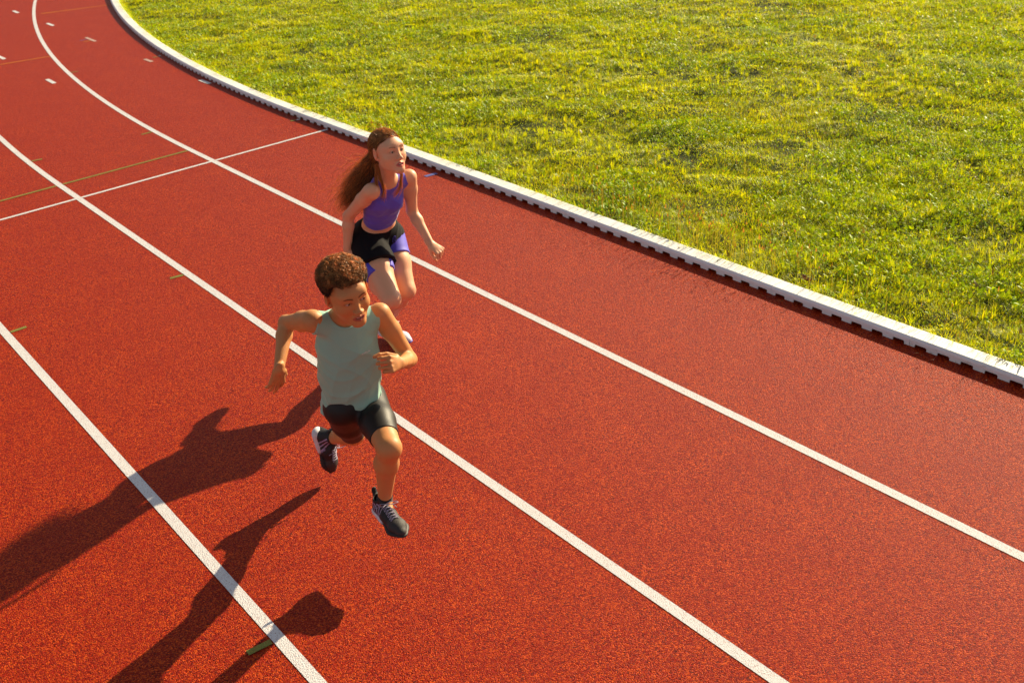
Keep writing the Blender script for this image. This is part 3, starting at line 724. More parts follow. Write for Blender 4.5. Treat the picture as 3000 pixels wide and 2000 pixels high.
# ---------------------------------------------------------------- shoe
def make_shoe(parent, heel, toe, upv, mats, colfn, laces=True, loop=False, ankle=None, lab=None):
    heel = np.asarray(heel, float); toe = np.asarray(toe, float); L = np.linalg.norm(toe - heel); f = (toe - heel) / L
    B = frame(f, upv); k = L / .25
    P = lambda l, ff, u: heel + B[0] * l * k + B[1] * ff * L + B[2] * u * k
    sole = [cone(P(0, .09, .021), P(0, .36, .016), .036 * k, .032 * k, .01, flat=B[2], fs=.68), cone(P(0, .34, .015), P(0.004, .72, .012), .031 * k, .0445 * k, .01, flat=B[2], fs=.36), cone(P(.004, .72, .012), P(.002, .90, .016), .0445 * k, .024 * k, .01, flat=B[2], fs=.36)]
    so = mesh_field(lambda p: evalf(sole, p), heel - .12, heel + .12 + f * L, .0028) if False else None
    lo = np.min([heel, toe], 0) - .09; hi = np.max([heel, toe], 0) + .12
    V, Q = mesh_field(lambda p: evalf(sole, p) + .0007 * np.sin(((p - heel) @ B[1]) * 420) * (((p - heel) @ B[2]) < .012), lo, hi, .003)
    up_ = [cone(P(0, .13, .040), P(0, .45, .045), .031 * k, .033 * k, .02), cone(P(0, .45, .045), P(.003, .74, .030), .033 * k, .036 * k, .02, flat=B[2], fs=.85), cone(P(.003, .74, .028), P(.002, .885, .026), .037 * k, .022 * k, .015, flat=B[2], fs=.8),
           cone(P(0, .14, .055), P(0, .16, .088), .033 * k, .031 * k, .012), cone(P(0, .40, .074), P(0, .27, .108), .016 * k, .018 * k, .010, flat=B[1], fs=.5),
           cone(P(0, .04, .075), P(0, -.03, .116), .012 * k, .013 * k, .012, flat=B[1], fs=.45),
           Prim(cone(P(0, .15, .075), P(0, .17, .13), .0245 * k, .026 * k).fn, P(0, .16, .1), .05, .004, 'sub')]
    uf = lambda p: evalf(up_, p)
    Vu, Qu = mesh_field(uf, lo, hi, .0028)
    q = ((Vu - heel) @ B.T) / A(k, L, k)
    sh = mesh_obj('shoe', Vu, Qu, mats['upper'], parent, smooth=True, colors=colfn(q))
    ff_ = ((V - heel) @ B[1]) / L; uu_ = ((V - heel) @ B[2]) / k; w_ = np.clip((ff_ - mats['split']) * 14, 0, 1)[:, None]
    w_ = np.maximum(w_, (uu_ < .004)[:, None] * .8)
    mesh_obj('sole', V, Q, mats['sole'], sh, smooth=True, colors=mats['heelcol'] * (1 - w_) + mats['forecol'] * w_)
    if laces:
        def su(l, ff, h0=.13):
            p = P(l, ff, h0)[None]
            for _ in range(16): p = p - B[2] * np.clip(uf(p), -.01, .02)[:, None] * .9
            return p[0] + B[2] * .0018
        parts = []
        for i in range(5):
            a = .42 + .058 * i; 
            for sgn in (1, -1):
                pts = [su(sgn * (-.019 + .038 * t), a + .040 * t, ) + B[2] * .0016 * math.sin(math.pi * t) * (2 + sgn) * .5 for t in np.linspace(0, 1, 9)]
                parts.append(tube(pts, .0019 * k))
        c = su(0, .40)
        for sgn in (1, -1):
            pts = []
            for t in np.linspace(0, 2 * math.pi, 22):
                e = A(math.sin(t / 2) ** 2 * .052, math.sin(t) * .009); pts.append(c + B[0] * sgn * e[0] * k + B[1] * (e[1] + .012 * sgn * e[0] / .05) + B[2] * (.004 + (.030 if loop else .012) * e[0] / .05 - 4.5 * e[0] ** 2 * (1 if not loop else .2)))
            parts.append(tube(pts, .0017 * k))
            pts = [c + B[0] * sgn * (.004 + .036 * t) + B[1] * (.02 * t + .004 * math.sin(5 * t)) + B[2] * (.004 + .006 * math.sin(3 * t) - .022 * t * t) for t in np.linspace(0, 1, 10)]
            parts.append(tube(pts, .0017 * k))
        v, qd = merge(parts); mesh_obj('laces', v, qd, mats['lace'], sh, smooth=True)
    return sh, P, B

# ================================================================ the boy
print('boy')
boy = dict(hipR=A(-.712,3.745,.672), hipL=A(-.625,3.850,.620), kneeL=A(-.5153,3.5197,.5834), ankL=A(-.5822,3.6321,.258), toeL=A(-.5087,3.4764,.177), heelL=A(-.6241,3.6679,.1809),
 kneeR=A(-.7235,3.9406,.395), ankR=A(-.8732,4.1946,.2173), toeR=A(-.9062,4.1879,.0312), heelR=A(-.9413,4.1923,.2678), neck=A(-.6463,3.7377,1.0758), shR=A(-.758,3.668,1.095), shL=A(-.5116,3.7844,1.045),
 elR=A(-.8949,3.8276,1.017), wrR=A(-.9156,3.6474,.9043), tipR=A(-.9602,3.675,.7741), elL=A(-.4247,3.8372,.7993), wrL=A(-.4426,3.6435,.8925), tipL=A(-.5098,3.5888,.9188), head=A(-.606,3.6314,1.2219), pel=A(-.675,3.795,.640))
J = boy
hB = frame(A(.50, -.85, -.16), A(-.06, -.10, 1)); hc = J['head'] - hB[2] * .004; hs = .985
hp, HP = head_prims(hc, hB, hs, kid=1.22)
upT = unit(J['neck'] - J['pel']); lS = unit(J['shL'] - J['shR']); lH = unit(J['hipL'] - J['hipR'])
fS = unit(np.cross(lS, upT)); fH = unit(np.cross(lH, upT)); BS = np.array([lS, fS, np.cross(lS, fS)]); BH = np.array([lH, fH, np.cross(lH, fH)])
T_ = lambda t, l=0, f=0, B=BS: J['pel'] + (J['neck'] - J['pel']) * t + B[0] * l + B[1] * f
torso = [ell(T_(.70), A(.118, .080, .135), BS, .04), ell(T_(.42, 0, .004), A(.100, .074, .12), BS, .05), ell(T_(.10, 0, -.004, BH), A(.100, .082, .095), BH, .05),
         cone(T_(.90, .02), J['shL'] - lS * .012 - upT * .012, .050, .038, .03), cone(T_(.90, -.02), J['shR'] + lS * .012 - upT * .012, .050, .038, .03)]
neckp = [cone(T_(.97, 0, .0), hc + hB[1] * -.022 - hB[2] * .045, .052, .046, .025)]
def arm(sh, el, wr, r):
    return [cone(sh, sh + (el - sh) * .35, r[0], r[1], .02), cone(sh + (el - sh) * .35, el, r[1], r[2], .02), cone(el, el + (wr - el) * .28, r[2], r[3], .015), cone(el + (wr - el) * .28, wr, r[3], r[4], .015)]
ra = (.043, .038, .029, .0305, .0195)
arms = arm(J['shL'], J['elL'], J['wrL'], ra) + arm(J['shR'], J['elR'], J['wrR'], ra)
def leg(hip, kn, an, r, fw_):
    kn2 = kn; ba = unit(np.cross(np.cross(an - kn, fw_), an - kn)); ba = ba if ba @ fw_ < 0 else -ba
    return [cone(hip, hip + (kn - hip) * .5, r[0], r[1], .03), cone(hip + (kn - hip) * .5, kn, r[1], r[2], .025), cone(kn, kn + (an - kn) * .32 + ba * .010, r[2] * .92, r[3], .02), cone(kn + (an - kn) * .32 + ba * .010, an, r[3], r[4], .03)]
legs = leg(J['hipL'], J['kneeL'], J['ankL'], (.078, .066, .0485, .0455, .027), A(.6, -.8, 0)) + leg(J['hipR'] + A(0, 0, -.02), J['kneeR'], J['ankR'], (.078, .066, .0485, .0455, .027), A(.6, -.8, -.3))
feet = [cone(J['ankL'] + A(0, 0, -.01), J['heelL'] * .45 + J['toeL'] * .55 + A(0, 0, .035), .026, .024, .02), cone(J['ankR'], J['heelR'] * .5 + J['toeR'] * .5 + A(.035, -.01, 0), .026, .024, .02)]
dL = unit(J['wrL'] - J['elL']); 
hL, tipsL = hand_prims(J['wrL'], dL + A(-.35, .05, 0), A(-.80, .35, -.25), A(.05, .25, 1), .150, [(.85, 1.15, .6), (.92, 1.15, .6), (1.0, 1.15, .6), (1.1, 1.1, .6)], .0, thumb=(.45, .75, .6), s=1.0)
dR = unit(J['tipR'] - J['wrR'])
hR, tipsR = hand_prims(J['wrR'], dR, A(-.55, .75, -.1), A(.75, -.55, .1), .150, [(.30, .35, .2), (.16, .22, .15), (.20, .25, .15), (.32, .35, .2)], .06, thumb=(.35, .25, .3), s=.93)
body = torso + neckp + legs + feet + arms + hL + hR + hp
bx = lambda c, r: (np.asarray(c) - r, np.asarray(c) + r)
def around(pts, r): return np.min(pts, 0) - r, np.max(pts, 0) + r
fine = [(*bx(hc, .135), .0021), (*around([J['wrL']] + [t[0] for t in tipsL], .025), .0021), (*around([J['wrR']] + [t[0] for t in tipsR], .025), .0021)]
V, Q = field_mesh(body, None, .0042, fine)
def skin_col(V, base, joints, warm=A(1.1, .72, .6)):
    c = np.tile(base, (len(V), 1))
    for j, r in joints:
        w = np.exp(-((V - j) ** 2).sum(1) / r ** 2) * .45; c = c * (1 - w[:, None]) + base * warm * w[:, None]
    return c
SK_B = A(.62, .28, .105)
col = skin_col(V, SK_B, [(J['kneeL'], .04), (J['elL'], .035), (J['elR'], .035)] + [(t[0], .010) for t in tipsL + tipsR], A(1.05, .75, .6))
for t, v, nn in tipsL + tipsR:   # nails
    q = V - (t - v * .004 + nn * -.006); w = np.clip(1.6 - np.sqrt((q ** 2).sum(1)) / .0042, 0, 1); col = col * (1 - .6 * w[:, None]) + A(.70, .45, .35) * .6 * w[:, None]
face_paint(V, col, hc, hB, hs, A(.46, .13, .085), A(.035, .015, .008))
M_skinb = skin_material('brown_skin', .50, .10)
P_boy = mesh_obj('person', V, Q, M_skinb, smooth=True, colors=col)
tag(P_boy, 'running boy with curly hair in a sage green sleeveless shirt and black tights', 'person', 'two young runners on the track')
for sd in (1, -1): eye(P_boy, hc, hB, hs, sd, A(.06, .025, .01), unit(hB[1] + hB[0] * .45 - hB[2] * .22))
M_teeth = simple('teeth_enamel', (.78, .72, .62), .25)
tp = [ell(hc + hs * (.0868 * hB[1] - .0632 * hB[2]), hs * A(.0160, .0085, .0034), hB, .001)]
v, q = mesh_field(lambda p: evalf(tp, p), *bx(hc + hB[1] * .086 - hB[2] * .064, .02), .0014); mesh_obj('teeth', v, q, M_teeth, P_boy, smooth=True)

# sleeveless shirt
f1 = unit(lS + upT * .8 + fS * .2); f2 = unit(lS - upT * .9); f3 = unit(lS * .3 + upT + fS * .3)
folds = [(f1, 24, .4, upT, 14), (f2, 27, 2.1, fS, 17), (f3, 38, 1.1, lS, 16), (unit(lS * 1.0 + upT * .15), 46, .2, upT, 9)]
def shirt_disp(p):
    t = ((p - J['pel']) @ upT) / .45; w = np.clip(1.15 - t, .35, 1.1)
    return wavefold(p, folds, (.0050, .0044, .0034, .0022)) * w
sp = [ell(T_(.72, 0, .002), A(.123, .090, .145), BS, .03), ell(T_(.44, 0, .008), A(.121, .094, .14), BS, .06), cone(T_(.34, 0, .004), T_(-.02, 0, .006, BH), .118, .134, .05, flat=fS, fs=.80),
      cone(T_(.895, .03), J['shL'] - lS * .006 - upT * .010, .056, .046, .03), cone(T_(.895, -.03), J['shR'] + lS * .006 - upT * .010, .056, .046, .03), ell(T_(.93, 0, 0), A(.07, .062, .05), BS, .03)]
hemn = unit(-upT * 1.0 + fH * .12 + lS * .10)
cuts = [plane(T_(.02, 0, .02), hemn, k=.004), plane(J['shL'] + lS * -.016, lS + upT * .12 - fS * .05, k=.006), plane(J['shR'] - lS * -.006, -lS + upT * .12 - fS * .05, k=.006),
        Prim(ell(T_(1.045, 0, .018), A(.064, .060, .062), BS).fn, T_(1.04), .07, .006, 'sub')]
def shirt_f(p): 
    d = evalf(sp, p) + shirt_disp(p)
    for i, c in enumerate(cuts):
        e = c.fn(p) if c.op == 'and' else -c.fn(p); w_ = .016 if i == 0 else .011
        d = d - .0016 * np.clip((e + w_) / .0015, 0, 1) + .0012 * np.exp(-((e + w_) / .0016) ** 2)
        d = smax(d, e, .003)
    return d
lo, hi = around([T_(-.1), T_(1.05), J['shL'], J['shR']], .15)
V, Q = mesh_field(shirt_f, lo, hi, .0034, it=1)
M_shirt = cloth_material('sage_jersey', (.31, .56, .46), .9, .25, 1100)
SH = mesh_obj('tank_top', V, Q, M_shirt, P_boy, smooth=True)
# ribbed bands at neck and armholes
def band(center, nrm, a, b, Bax, r, fieldf, name, mat, parent, n=64):
    pts = []
    for t in np.linspace(0, 2 * math.pi, n, endpoint=False): pts.append(center + Bax[0] * math.cos(t) * a + Bax[1] * math.sin(t) * b)
    return pts
M_print = simple('white_print', (.80, .80, .82), .5)
org = T_(.705, .047, 0) 
text_on('chest_print', 'KIPRUN', .0118, org, lS + upT * .06, upT, shirt_f, fS, M_print, SH, shear=.25, off=.0016, depth=.13)
# tights
kL = J['hipL'] + (J['kneeL'] - J['hipL']) * .80; kR = J['hipR'] + (J['kneeR'] - J['hipR']) * .93
uL = unit(J['kneeL'] - J['hipL']); uR = unit(J['kneeR'] - J['hipR'])
lowp = torso[1:3] + legs; LGL, LGR = legs[:4], legs[4:]
def tights_f(p):
    d = evalf(lowp, p) - .0042
    l = evalf(LGL, p); r = evalf(LGR, p)
    cL_ = evalf(LGL[2:], p) < evalf(LGL[:2], p) - .001; cR_ = evalf(LGR[2:], p) < evalf(LGR[:2], p) - .001
    cut = np.where(l < r, np.where(cL_, np.maximum((p - kL) @ uL, .02), (p - kL) @ uL), np.where(cR_ & ((p - J['kneeR']) @ uR > -.03), np.maximum((p - kR) @ uR, .02), (p - kR) @ uR))
    d = smax(smax(d, cut, .003), (p - T_(.26)) @ upT, .003)
    return d - .0012 * (1 - np.abs(np.sin(75 * (p @ unit(lS + upT * .6)) + 2 * np.sin(30 * (p @ fS))))) ** 2 * (np.exp(-((p - J['hipL']) ** 2).sum(1) / .07 ** 2) + np.exp(-((p - J['hipR']) ** 2).sum(1) / .09 ** 2))
lo, hi = around([J['hipL'], J['hipR'], J['kneeL'], J['kneeR'], T_(.2)], .13)
V, Q = mesh_field(tights_f, lo, hi, .0038)
m = NT('black_stretch_fabric'); w = m.noise(700, 2); m.set(Base_Color=(.012, .010, .010), Roughness=.50, Normal=m.bump(w, .35, .0008)); m.b.inputs['Specular IOR Level'].default_value = .35
m.b.inputs['Sheen Weight'].default_value = .04; m.b.inputs['Sheen Roughness'].default_value = .35; M_tight = m.m
TI = mesh_obj('tights', V, Q, M_tight, P_boy, smooth=True)
# small winged emblem near the hem of the front leg
E_ = np.array([(-.0118, -.012), (-.004, -.0075), (.0025, -.0065), (.0058, -.001), (.0050, .0012), (.0108, .0135), (.0028, .0058), (-.0012, .0050), (-.0052, .0005), (-.0045, -.003)]); Ef = [(0, 1, 9), (1, 8, 9), (1, 2, 8), (2, 3, 8), (3, 4, 8), (4, 7, 8), (4, 6, 7), (4, 5, 6)]
emc = A(-.563, 3.585, .602); nE = unit(A(.16, -.80, .56))       # outer front of the thigh
rE = unit(np.cross(A(0, 0, 1), nE)); on_surface('emblem', E_, np.array(Ef), emc, rE, np.cross(nE, rE), tights_f, nE, M_print, TI, off=.0018, depth=.10)
# socks
M_sock = cloth_material('black_knit_sock', (.012, .012, .013), .9, .2, 1500, spec=.2)
for an, kn, hl in ((J['ankL'], J['kneeL'], J['heelL']), (J['ankR'], J['kneeR'], J['heelR'])):
    ss_ = [cone(an + (kn - an) * .075, an, .0315, .0315, .01), cone(an, hl * .75 + an * .25, .0315, .03, .01)]
    top = an + (kn - an) * .085; ux = unit(kn - an)
    v, q = mesh_field(lambda p: smax(evalf(ss_, p), (p - top) @ ux, .002), *around([an, kn * .2 + an * .8, hl], .05), .0028)
    mesh_obj('sock', v, q, M_sock, P_boy, smooth=True)
# shoes
m = NT('black_mesh_upper'); at = m.n('Attribute'); at.attribute_name = 'col'; kn_ = m.vor(650); m.set(Base_Color=at.outputs['Color'], Roughness=.62, Normal=m.bump(kn_, .5, .0012)); M_upper = m.m
m = NT('foam_sole'); at = m.n('Attribute'); at.attribute_name = 'col'; n = m.noise(40, 3); m.set(Base_Color=m.mix(m.math('MULTIPLY', n, .3), at.outputs['Color'], m.mix(1.0, at.outputs['Color'], (.7, .68, .7), 'MULTIPLY')), Roughness=.6); M_sole = m.m
M_lace = simple('lilac_grey_laces', (.34, .30, .40), .8)
def shoe_cols(side):
    def fn(q):
        l, f, u = q[:, 0], q[:, 1], q[:, 2]; c = np.tile(A(.016, .014, .016), (len(q), 1)); L_ = A(.42, .34, .55)
        for k in range(3):
            d = np.abs((f - (.10 + .05 * k)) - (.10 - u) * (1.6 + .5 * k)); w = (d < .012) & (u > .022) & (u < .088) & (np.abs(l) > .012); c[w] = L_
        w = (np.abs((f - .34) - (.06 - u) * 2.2) < .016) & (u < .056) & (u > .018) & (np.abs(l) > .015); c[w] = L_ * .6
        t = (f > .86) & (u < .03); c[t] = A(.045, .04, .042); g = (f > .62) & (u > .03); c[g] = c[g] * .5 + A(.05, .045, .042) * .5
        return c
    return fn
mats = dict(upper=M_upper, sole=M_sole, lace=M_lace, split=.40, heelcol=A(.74, .73, .78), forecol=A(.02, .018, .02))
make_shoe(P_boy, J['heelL'] + A(0, 0, -.008), J['toeL'] + A(.010, -.014, -.006), A(-.04, .06, 1), mats, shoe_cols(1))
make_shoe(P_boy, J['heelR'] + A(-.012, 0, .006), J['toeR'] + A(-.003, 0, .002), A(.93, -.42, .16), mats, shoe_cols(-1), loop=True)

# curly hair: a close cap plus thousands of small coils
M_hairb = hair_material('curly_brown_hair', .45, .25)
cap = [ell(hc + hs * (.040 * hB[2] - .014 * hB[1]), hs * A(.079, .098, .082), hB, .02)]
def hairline(q):
    """positive inside the haired region (q in head units)"""
    l, f, u = q[:, 0], q[:, 1], q[:, 2]
    lim = np.where(f > .045, .086 + .10 * np.maximum(np.abs(l) - .045, 0) , np.where(f > .012, .076 - (.045 - f) * 1.6, np.where(f > -.02, .024, -.030)))
    return u - lim + .006 * np.sin(l * 310 + 1) * np.sin(f * 270)
capf = lambda p: smax(evalf(cap, p), (-hairline(((p - hc) @ hB.T) / hs) + .007) * .8, .008)
v, q = mesh_field(capf, *bx(hc, .15), .003, it=2)
HB = mesh_obj('hair', v, q, M_hairb, P_boy, smooth=True, colors=np.tile(A(.022, .011, .006), (len(v), 1)))
N = 10500; d = RNG.normal(size=(N * 6, 3)); d /= np.linalg.norm(d, axis=1, keepdims=True)
outer = A(.104, .110, .100); inner = A(.076, .094, .078); cen = A(0, -.012, .046)
fr = RNG.uniform(.35, 1.0, N * 6) ** .6; top = np.clip(d[:, 2] * 1.3 + .35, .25, 1)
rad = (inner + (outer - inner) * (fr * top)[:, None] * (1 + .07 * np.sin(9 * d[:, :1] + 5 * d[:, 1:2]) + .05 * np.sin(23 * d[:, :1] + 3) * np.sin(21 * d[:, 1:2] + 1) * np.sin(19 * d[:, 2:]))) * d
pq = cen + rad; ok = hairline(pq) > RNG.normal(size=len(pq)) * .004; pq = pq[ok][:N]; d = d[ok][:N]; fr = fr[ok][:N]; N = len(pq)
cl = pq[RNG.choice(N, 620, replace=False)]; near = np.argmin(((pq[:, None] - cl[None]) ** 2).sum(2), 1); pq = pq * .72 + cl[near] * .28
cw = hc + hs * (pq @ hB); dw = d @ hB
K = 9; t = np.linspace(0, 1, K); turns = RNG.uniform(.9, 1.7, N); rr = RNG.uniform(.0028, .0078, N); ax = unit(A(0, 0, 1)) + 0 * dw; ax = dw * .6 + RNG.normal(size=(N, 3)) * .55; ax /= np.linalg.norm(ax, axis=1, keepdims=True)
u1 = np.cross(ax, RNG.normal(size=(N, 3))); u1 /= np.linalg.norm(u1, axis=1, keepdims=True); u2 = np.cross(ax, u1); ph = turns[:, None] * 2 * np.pi * t
paths = cw[:, None] + ax[:, None] * (t[None, :, None] - .5) * .018 + (u1[:, None] * np.cos(ph)[..., None] + u2[:, None] * np.sin(ph)[..., None]) * rr[:, None, None]
tp_ = np.clip((pq[:, 2] - .045) / .07, 0, 1) * np.clip((fr - .4) / .5, 0, 1); cc = A(.030, .014, .007) * (1 - tp_[:, None]) + A(.52, .25, .075) * tp_[:, None]; cc = cc * RNG.uniform(.5, 1.5, (620, 1))[near] * RNG.uniform(.7, 1.3, (N, 1))  # outer top coils turn gold: sun-bleached, plus lit-top highlights put into the colour
strands('curls', paths, np.full(N, .0013), M_hairb, HB, cc)
# ================================================================ the girl
print('girl')
J = dict(hipR=A(-.758,5.44,.689), hipL=A(-.646,5.55,.652), kneeR=A(-.622,5.12,.471), kneeL=A(-.559,5.33,.418), ankL=A(-.733,5.575,.098), toeL=A(-.585,5.45,.022), heelL=A(-.765,5.605,.022),
 ankR=A(-.800,5.50,.535), toeR=A(-.968,5.605,.425), heelR=A(-.805,5.575,.590), neck=A(-.583,5.32,1.076), shR=A(-.660,5.205,1.048), shL=A(-.474,5.40,1.042), elR=A(-.816,5.36,.867), wrR=A(-.851,5.36,.666), tipR=A(-.817,5.33,.560),
 elL=A(-.485,5.45,.831), wrL=A(-.396,5.34,.675), tipL=A(-.342,5.30,.625), head=A(-.552,5.25,1.237), pel=A(-.700,5.505,.668))
hB = frame(A(.64, -.74, .16), A(-.06, .10, 1)); hc = J['head'] + hB[2] * .000; hs = .97
hp, HP = head_prims(hc, hB, hs, kid=.9)
upT = unit(J['neck'] - J['pel']); lS = unit(J['shL'] - J['shR']); lH = unit(J['hipL'] - J['hipR'])
fS = unit(np.cross(lS, upT)); fH = unit(np.cross(lH, upT)); BS = np.array([lS, fS, np.cross(lS, fS)]); BH = np.array([lH, fH, np.cross(lH, fH)])
torso = [ell(T_(.70), A(.120, .080, .135), BS, .04), ell(T_(.40, 0, .002), A(.098, .074, .13), BS, .05), ell(T_(.10, 0, -.004, BH), A(.118, .092, .105), BH, .05),
         ell(T_(.66, .045, .062), A(.040, .032, .040), BS, .03), ell(T_(.66, -.045, .062), A(.040, .032, .040), BS, .03),
         cone(T_(.92, .02), J['shL'] - lS * .012 - upT * .010, .046, .036, .03), cone(T_(.92, -.02), J['shR'] + lS * .012 - upT * .010, .046, .036, .03)]
neckp = [cone(T_(.97), hc + hB[1] * -.020 - hB[2] * .050, .049, .043, .025)]
ra = (.042, .037, .029, .0305, .0195)
arms = arm(J['shL'], J['elL'], J['wrL'], ra) + arm(J['shR'], J['elR'], J['wrR'], ra)
lr = (.090, .076, .052, .049, .030)
legs = leg(J['hipL'], J['kneeL'], J['ankL'], lr, A(.6, -.8, 0)) + leg(J['hipR'], J['kneeR'], J['ankR'], lr, A(.6, -.8, -.3))
feet = [cone(J['ankL'], J['heelL'] * .5 + J['toeL'] * .5 + A(0, 0, .03), .028, .024, .02), cone(J['ankR'], J['heelR'] * .5 + J['toeR'] * .5, .028, .024, .02)]
dL = unit(J['tipL'] - J['wrL'])
hL, tipsL = hand_prims(J['wrL'], dL + A(.10, 0, .10), A(-.35, .45, -.80), A(.45, -.75, -.55), .142, [(1.25, 1.45, .9), (1.3, 1.5, .9), (1.35, 1.5, .9), (1.4, 1.5, .9)], .0, thumb=(.12, .95, .6), s=.95)
dR = unit(J['tipR'] - J['wrR'])
hR, tipsR = hand_prims(J['wrR'], dR, A(.5, .8, -.1), A(.8, -.5, .1), .155, [(.3, .4, .2), (.3, .4, .2), (.35, .4, .2), (.4, .45, .2)], .05, s=.92)
body = torso + neckp + legs + feet + arms + hL + hR + hp
fine = [(*bx(hc, .135), .0021), (*around([J['wrL']] + [t[0] for t in tipsL], .025), .0021)]
V, Q = field_mesh(body, None, .0045, fine)
SK_G = A(.80, .43, .26)
col = skin_col(V, SK_G, [(J['kneeL'], .045), (J['kneeR'], .045), (J['elL'], .035), (J['elR'], .035)] + [(t[0], .012) for t in tipsL], A(1.08, .78, .72))
for t, v, nn in tipsL + tipsR:
    q = V - (t - v * .004 + nn * -.006); w = np.clip(1.6 - np.sqrt((q ** 2).sum(1)) / .0042, 0, 1); col = col * (1 - .5 * w[:, None]) + A(.78, .50, .44) * .5 * w[:, None]
face_paint(V, col, hc, hB, hs, A(.58, .16, .14), A(.16, .075, .035), .0034, lash=.34)
M_skinf = skin_material('fair_skin', .46, .14)
P_girl = mesh_obj('person', V, Q, M_skinf, smooth=True, colors=col)
tag(P_girl, 'running girl with long wavy hair in a violet crop top and black shorts', 'person', 'two young runners on the track')
for sd in (1, -1): eye(P_girl, hc, hB, hs, sd, A(.10, .09, .07), unit(hB[1] + hB[0] * .1 - hB[2] * .30))
tp = [ell(hc + hs * (.0865 * hB[1] - .0632 * hB[2]), hs * A(.0140, .0080, .0032), hB, .001)]
v, q = mesh_field(lambda p: evalf(tp, p), *bx(hc + hB[1] * .086 - hB[2] * .064, .02), .0014); mesh_obj('teeth', v, q, M_teeth, P_girl, smooth=True)
# crop top
gf = [(unit(lS + upT * .9), 60, .8, fS, 15), (unit(lS - upT * .6 + fS * .3), 52, 2.6, upT, 13), (unit(upT + lS * .2), 75, .5, lS, 12)]
cp = [ell(T_(.70), A(.1245, .0845, .139), BS, .035), ell(T_(.42, 0, .002), A(.1030, .0800, .134), BS, .05), ell(T_(.66, .045, .062), A(.0445, .0365, .0440), BS, .035), ell(T_(.66, -.045, .062), A(.0445, .0365, .0440), BS, .035),
      cone(T_(.92, .02), J['shL'] - lS * .012 - upT * .010, .050, .0400, .03), cone(T_(.92, -.02), J['shR'] + lS * .012 - upT * .010, .050, .0400, .03)]
gcut = [plane(T_(.335), unit(-upT + lH * .12), k=.003), Prim(ell(J['shL'] + lS * .040 + upT * .01, A(.062, .10, .082), BS).fn, J['shL'], .1, .006, 'sub'), Prim(ell(J['shR'] - lS * .040 + upT * .01, A(.066, .10, .090), BS).fn, J['shR'], .1, .006, 'sub'),
        Prim(ell(T_(1.05, 0, .026), A(.058, .062, .070), BS).fn, T_(1.04), .07, .006, 'sub')]
def crop_f(p):
    d = evalf(cp, p) + wavefold(p, gf, (.0011, .0010, .0007)) + .0004
    for c in gcut: d = smax(d, c.fn(p) if c.op == 'and' else -c.fn(p), c.k)
    return d
V, Q = mesh_field(crop_f, *around([T_(.25), T_(1.05), J['shL'], J['shR']], .13), .0034)
M_crop = cloth_material('violet_jersey', (.125, .090, .64), .72, .35, 1200, spec=.35); CT = mesh_obj('crop_top', V, Q, M_crop, P_girl, smooth=True)
text_on('chest_print', 'KIPRUN', .0108, T_(.725, .056), lS, upT, crop_f, fS, M_print, CT, shear=.25, off=.0016, depth=.13)
# tight violet inner shorts
uL = unit(J['kneeL'] - J['hipL']); uR = unit(J['kneeR'] - J['hipR']); cL = J['hipL'] + (J['kneeL'] - J['hipL']) * .40; cR = J['hipR'] + (J['kneeR'] - J['hipR']) * .60
def inner_f(p):
    l = evalf(legs[:2], p); r = evalf(legs[4:6], p)
    d = smin(evalf(torso[2:3] + legs[:2] + legs[4:6], p), smin(l, r, .03), .001) - .0075
    cut = np.where(l < r, (p - cL) @ uL, (p - cR) @ unit(uR + lH * .12))
    return smax(smax(d, cut, .003), (p - T_(.16)) @ upT, .003)
V, Q = mesh_field(inner_f, *around([J['hipL'], J['hipR'], cL, cR], .13), .0038)
mesh_obj('inner_shorts', V, Q, cloth_material('violet_stretch', (.095, .075, .64), .55, .25, 1200, spec=.4), P_girl, smooth=True)
# loose black outer shorts, riding up on the left thigh
oR = J['hipR'] + (J['kneeR'] - J['hipR']) * .46; oL = J['hipL'] + (J['kneeL'] - J['hipL']) * .16
sf = [(unit(lH + fH * .3), 48, .3, upT, 10), (unit(lH - upT * .5), 66, 1.7, fH, 12)]
def outer_f(p):
    d = ell(T_(.12, 0, -.002, BH), A(.127, .103, .112), BH, .05).fn(p)
    r = cone(J['hipR'], oR + uR * .05, .100, .1165).fn(p); r = smax(r, (p - oR) @ unit(uR * 1.0 - upT * .1), .004)
    l = cone(J['hipL'], oL + uL * .05, .100, .101).fn(p); l = smax(l, (p - oL) @ unit(uL + lH * .55), .004)
    d = smin(smin(d, r, .03), l, .025) + wavefold(p, sf, (.0035, .0030)) * np.clip(1.2 - ((p - J['pel']) @ upT) / .12, .15, 1.3)
    return smax(d, (p - T_(.285)) @ unit(upT + lH * -.05), .003)
V, Q = mesh_field(outer_f, *around([J['hipL'], J['hipR'], oR, T_(.28)], .15), .0038)
SO = mesh_obj('shorts', V, Q, cloth_material('black_woven_shorts', (.006, .005, .007), .85, .02, 900, spec=.2), P_girl, smooth=True)
M_cord = simple('blue_cord', (.06, .07, .42), .6)
o_ = T_(.24, .035, .102, BH); parts = []
for k_ in range(2):
    pts = []
    for t in np.linspace(0, 1, 16):
        a = t * 2 * math.pi
        e = lH * (.006 * k_ + .010 * math.sin(a) * (1 - k_ * .6)) - upT * (.055 if k_ == 0 else .035) * math.sin(a / 2) ** 2 + fH * (.006 * math.sin(a / 2))
        pts.append(o_ + e)
    parts.append(tube(pts, .0016))
v, q = merge(parts); mesh_obj('drawstring', v, q, M_cord, SO, smooth=True)
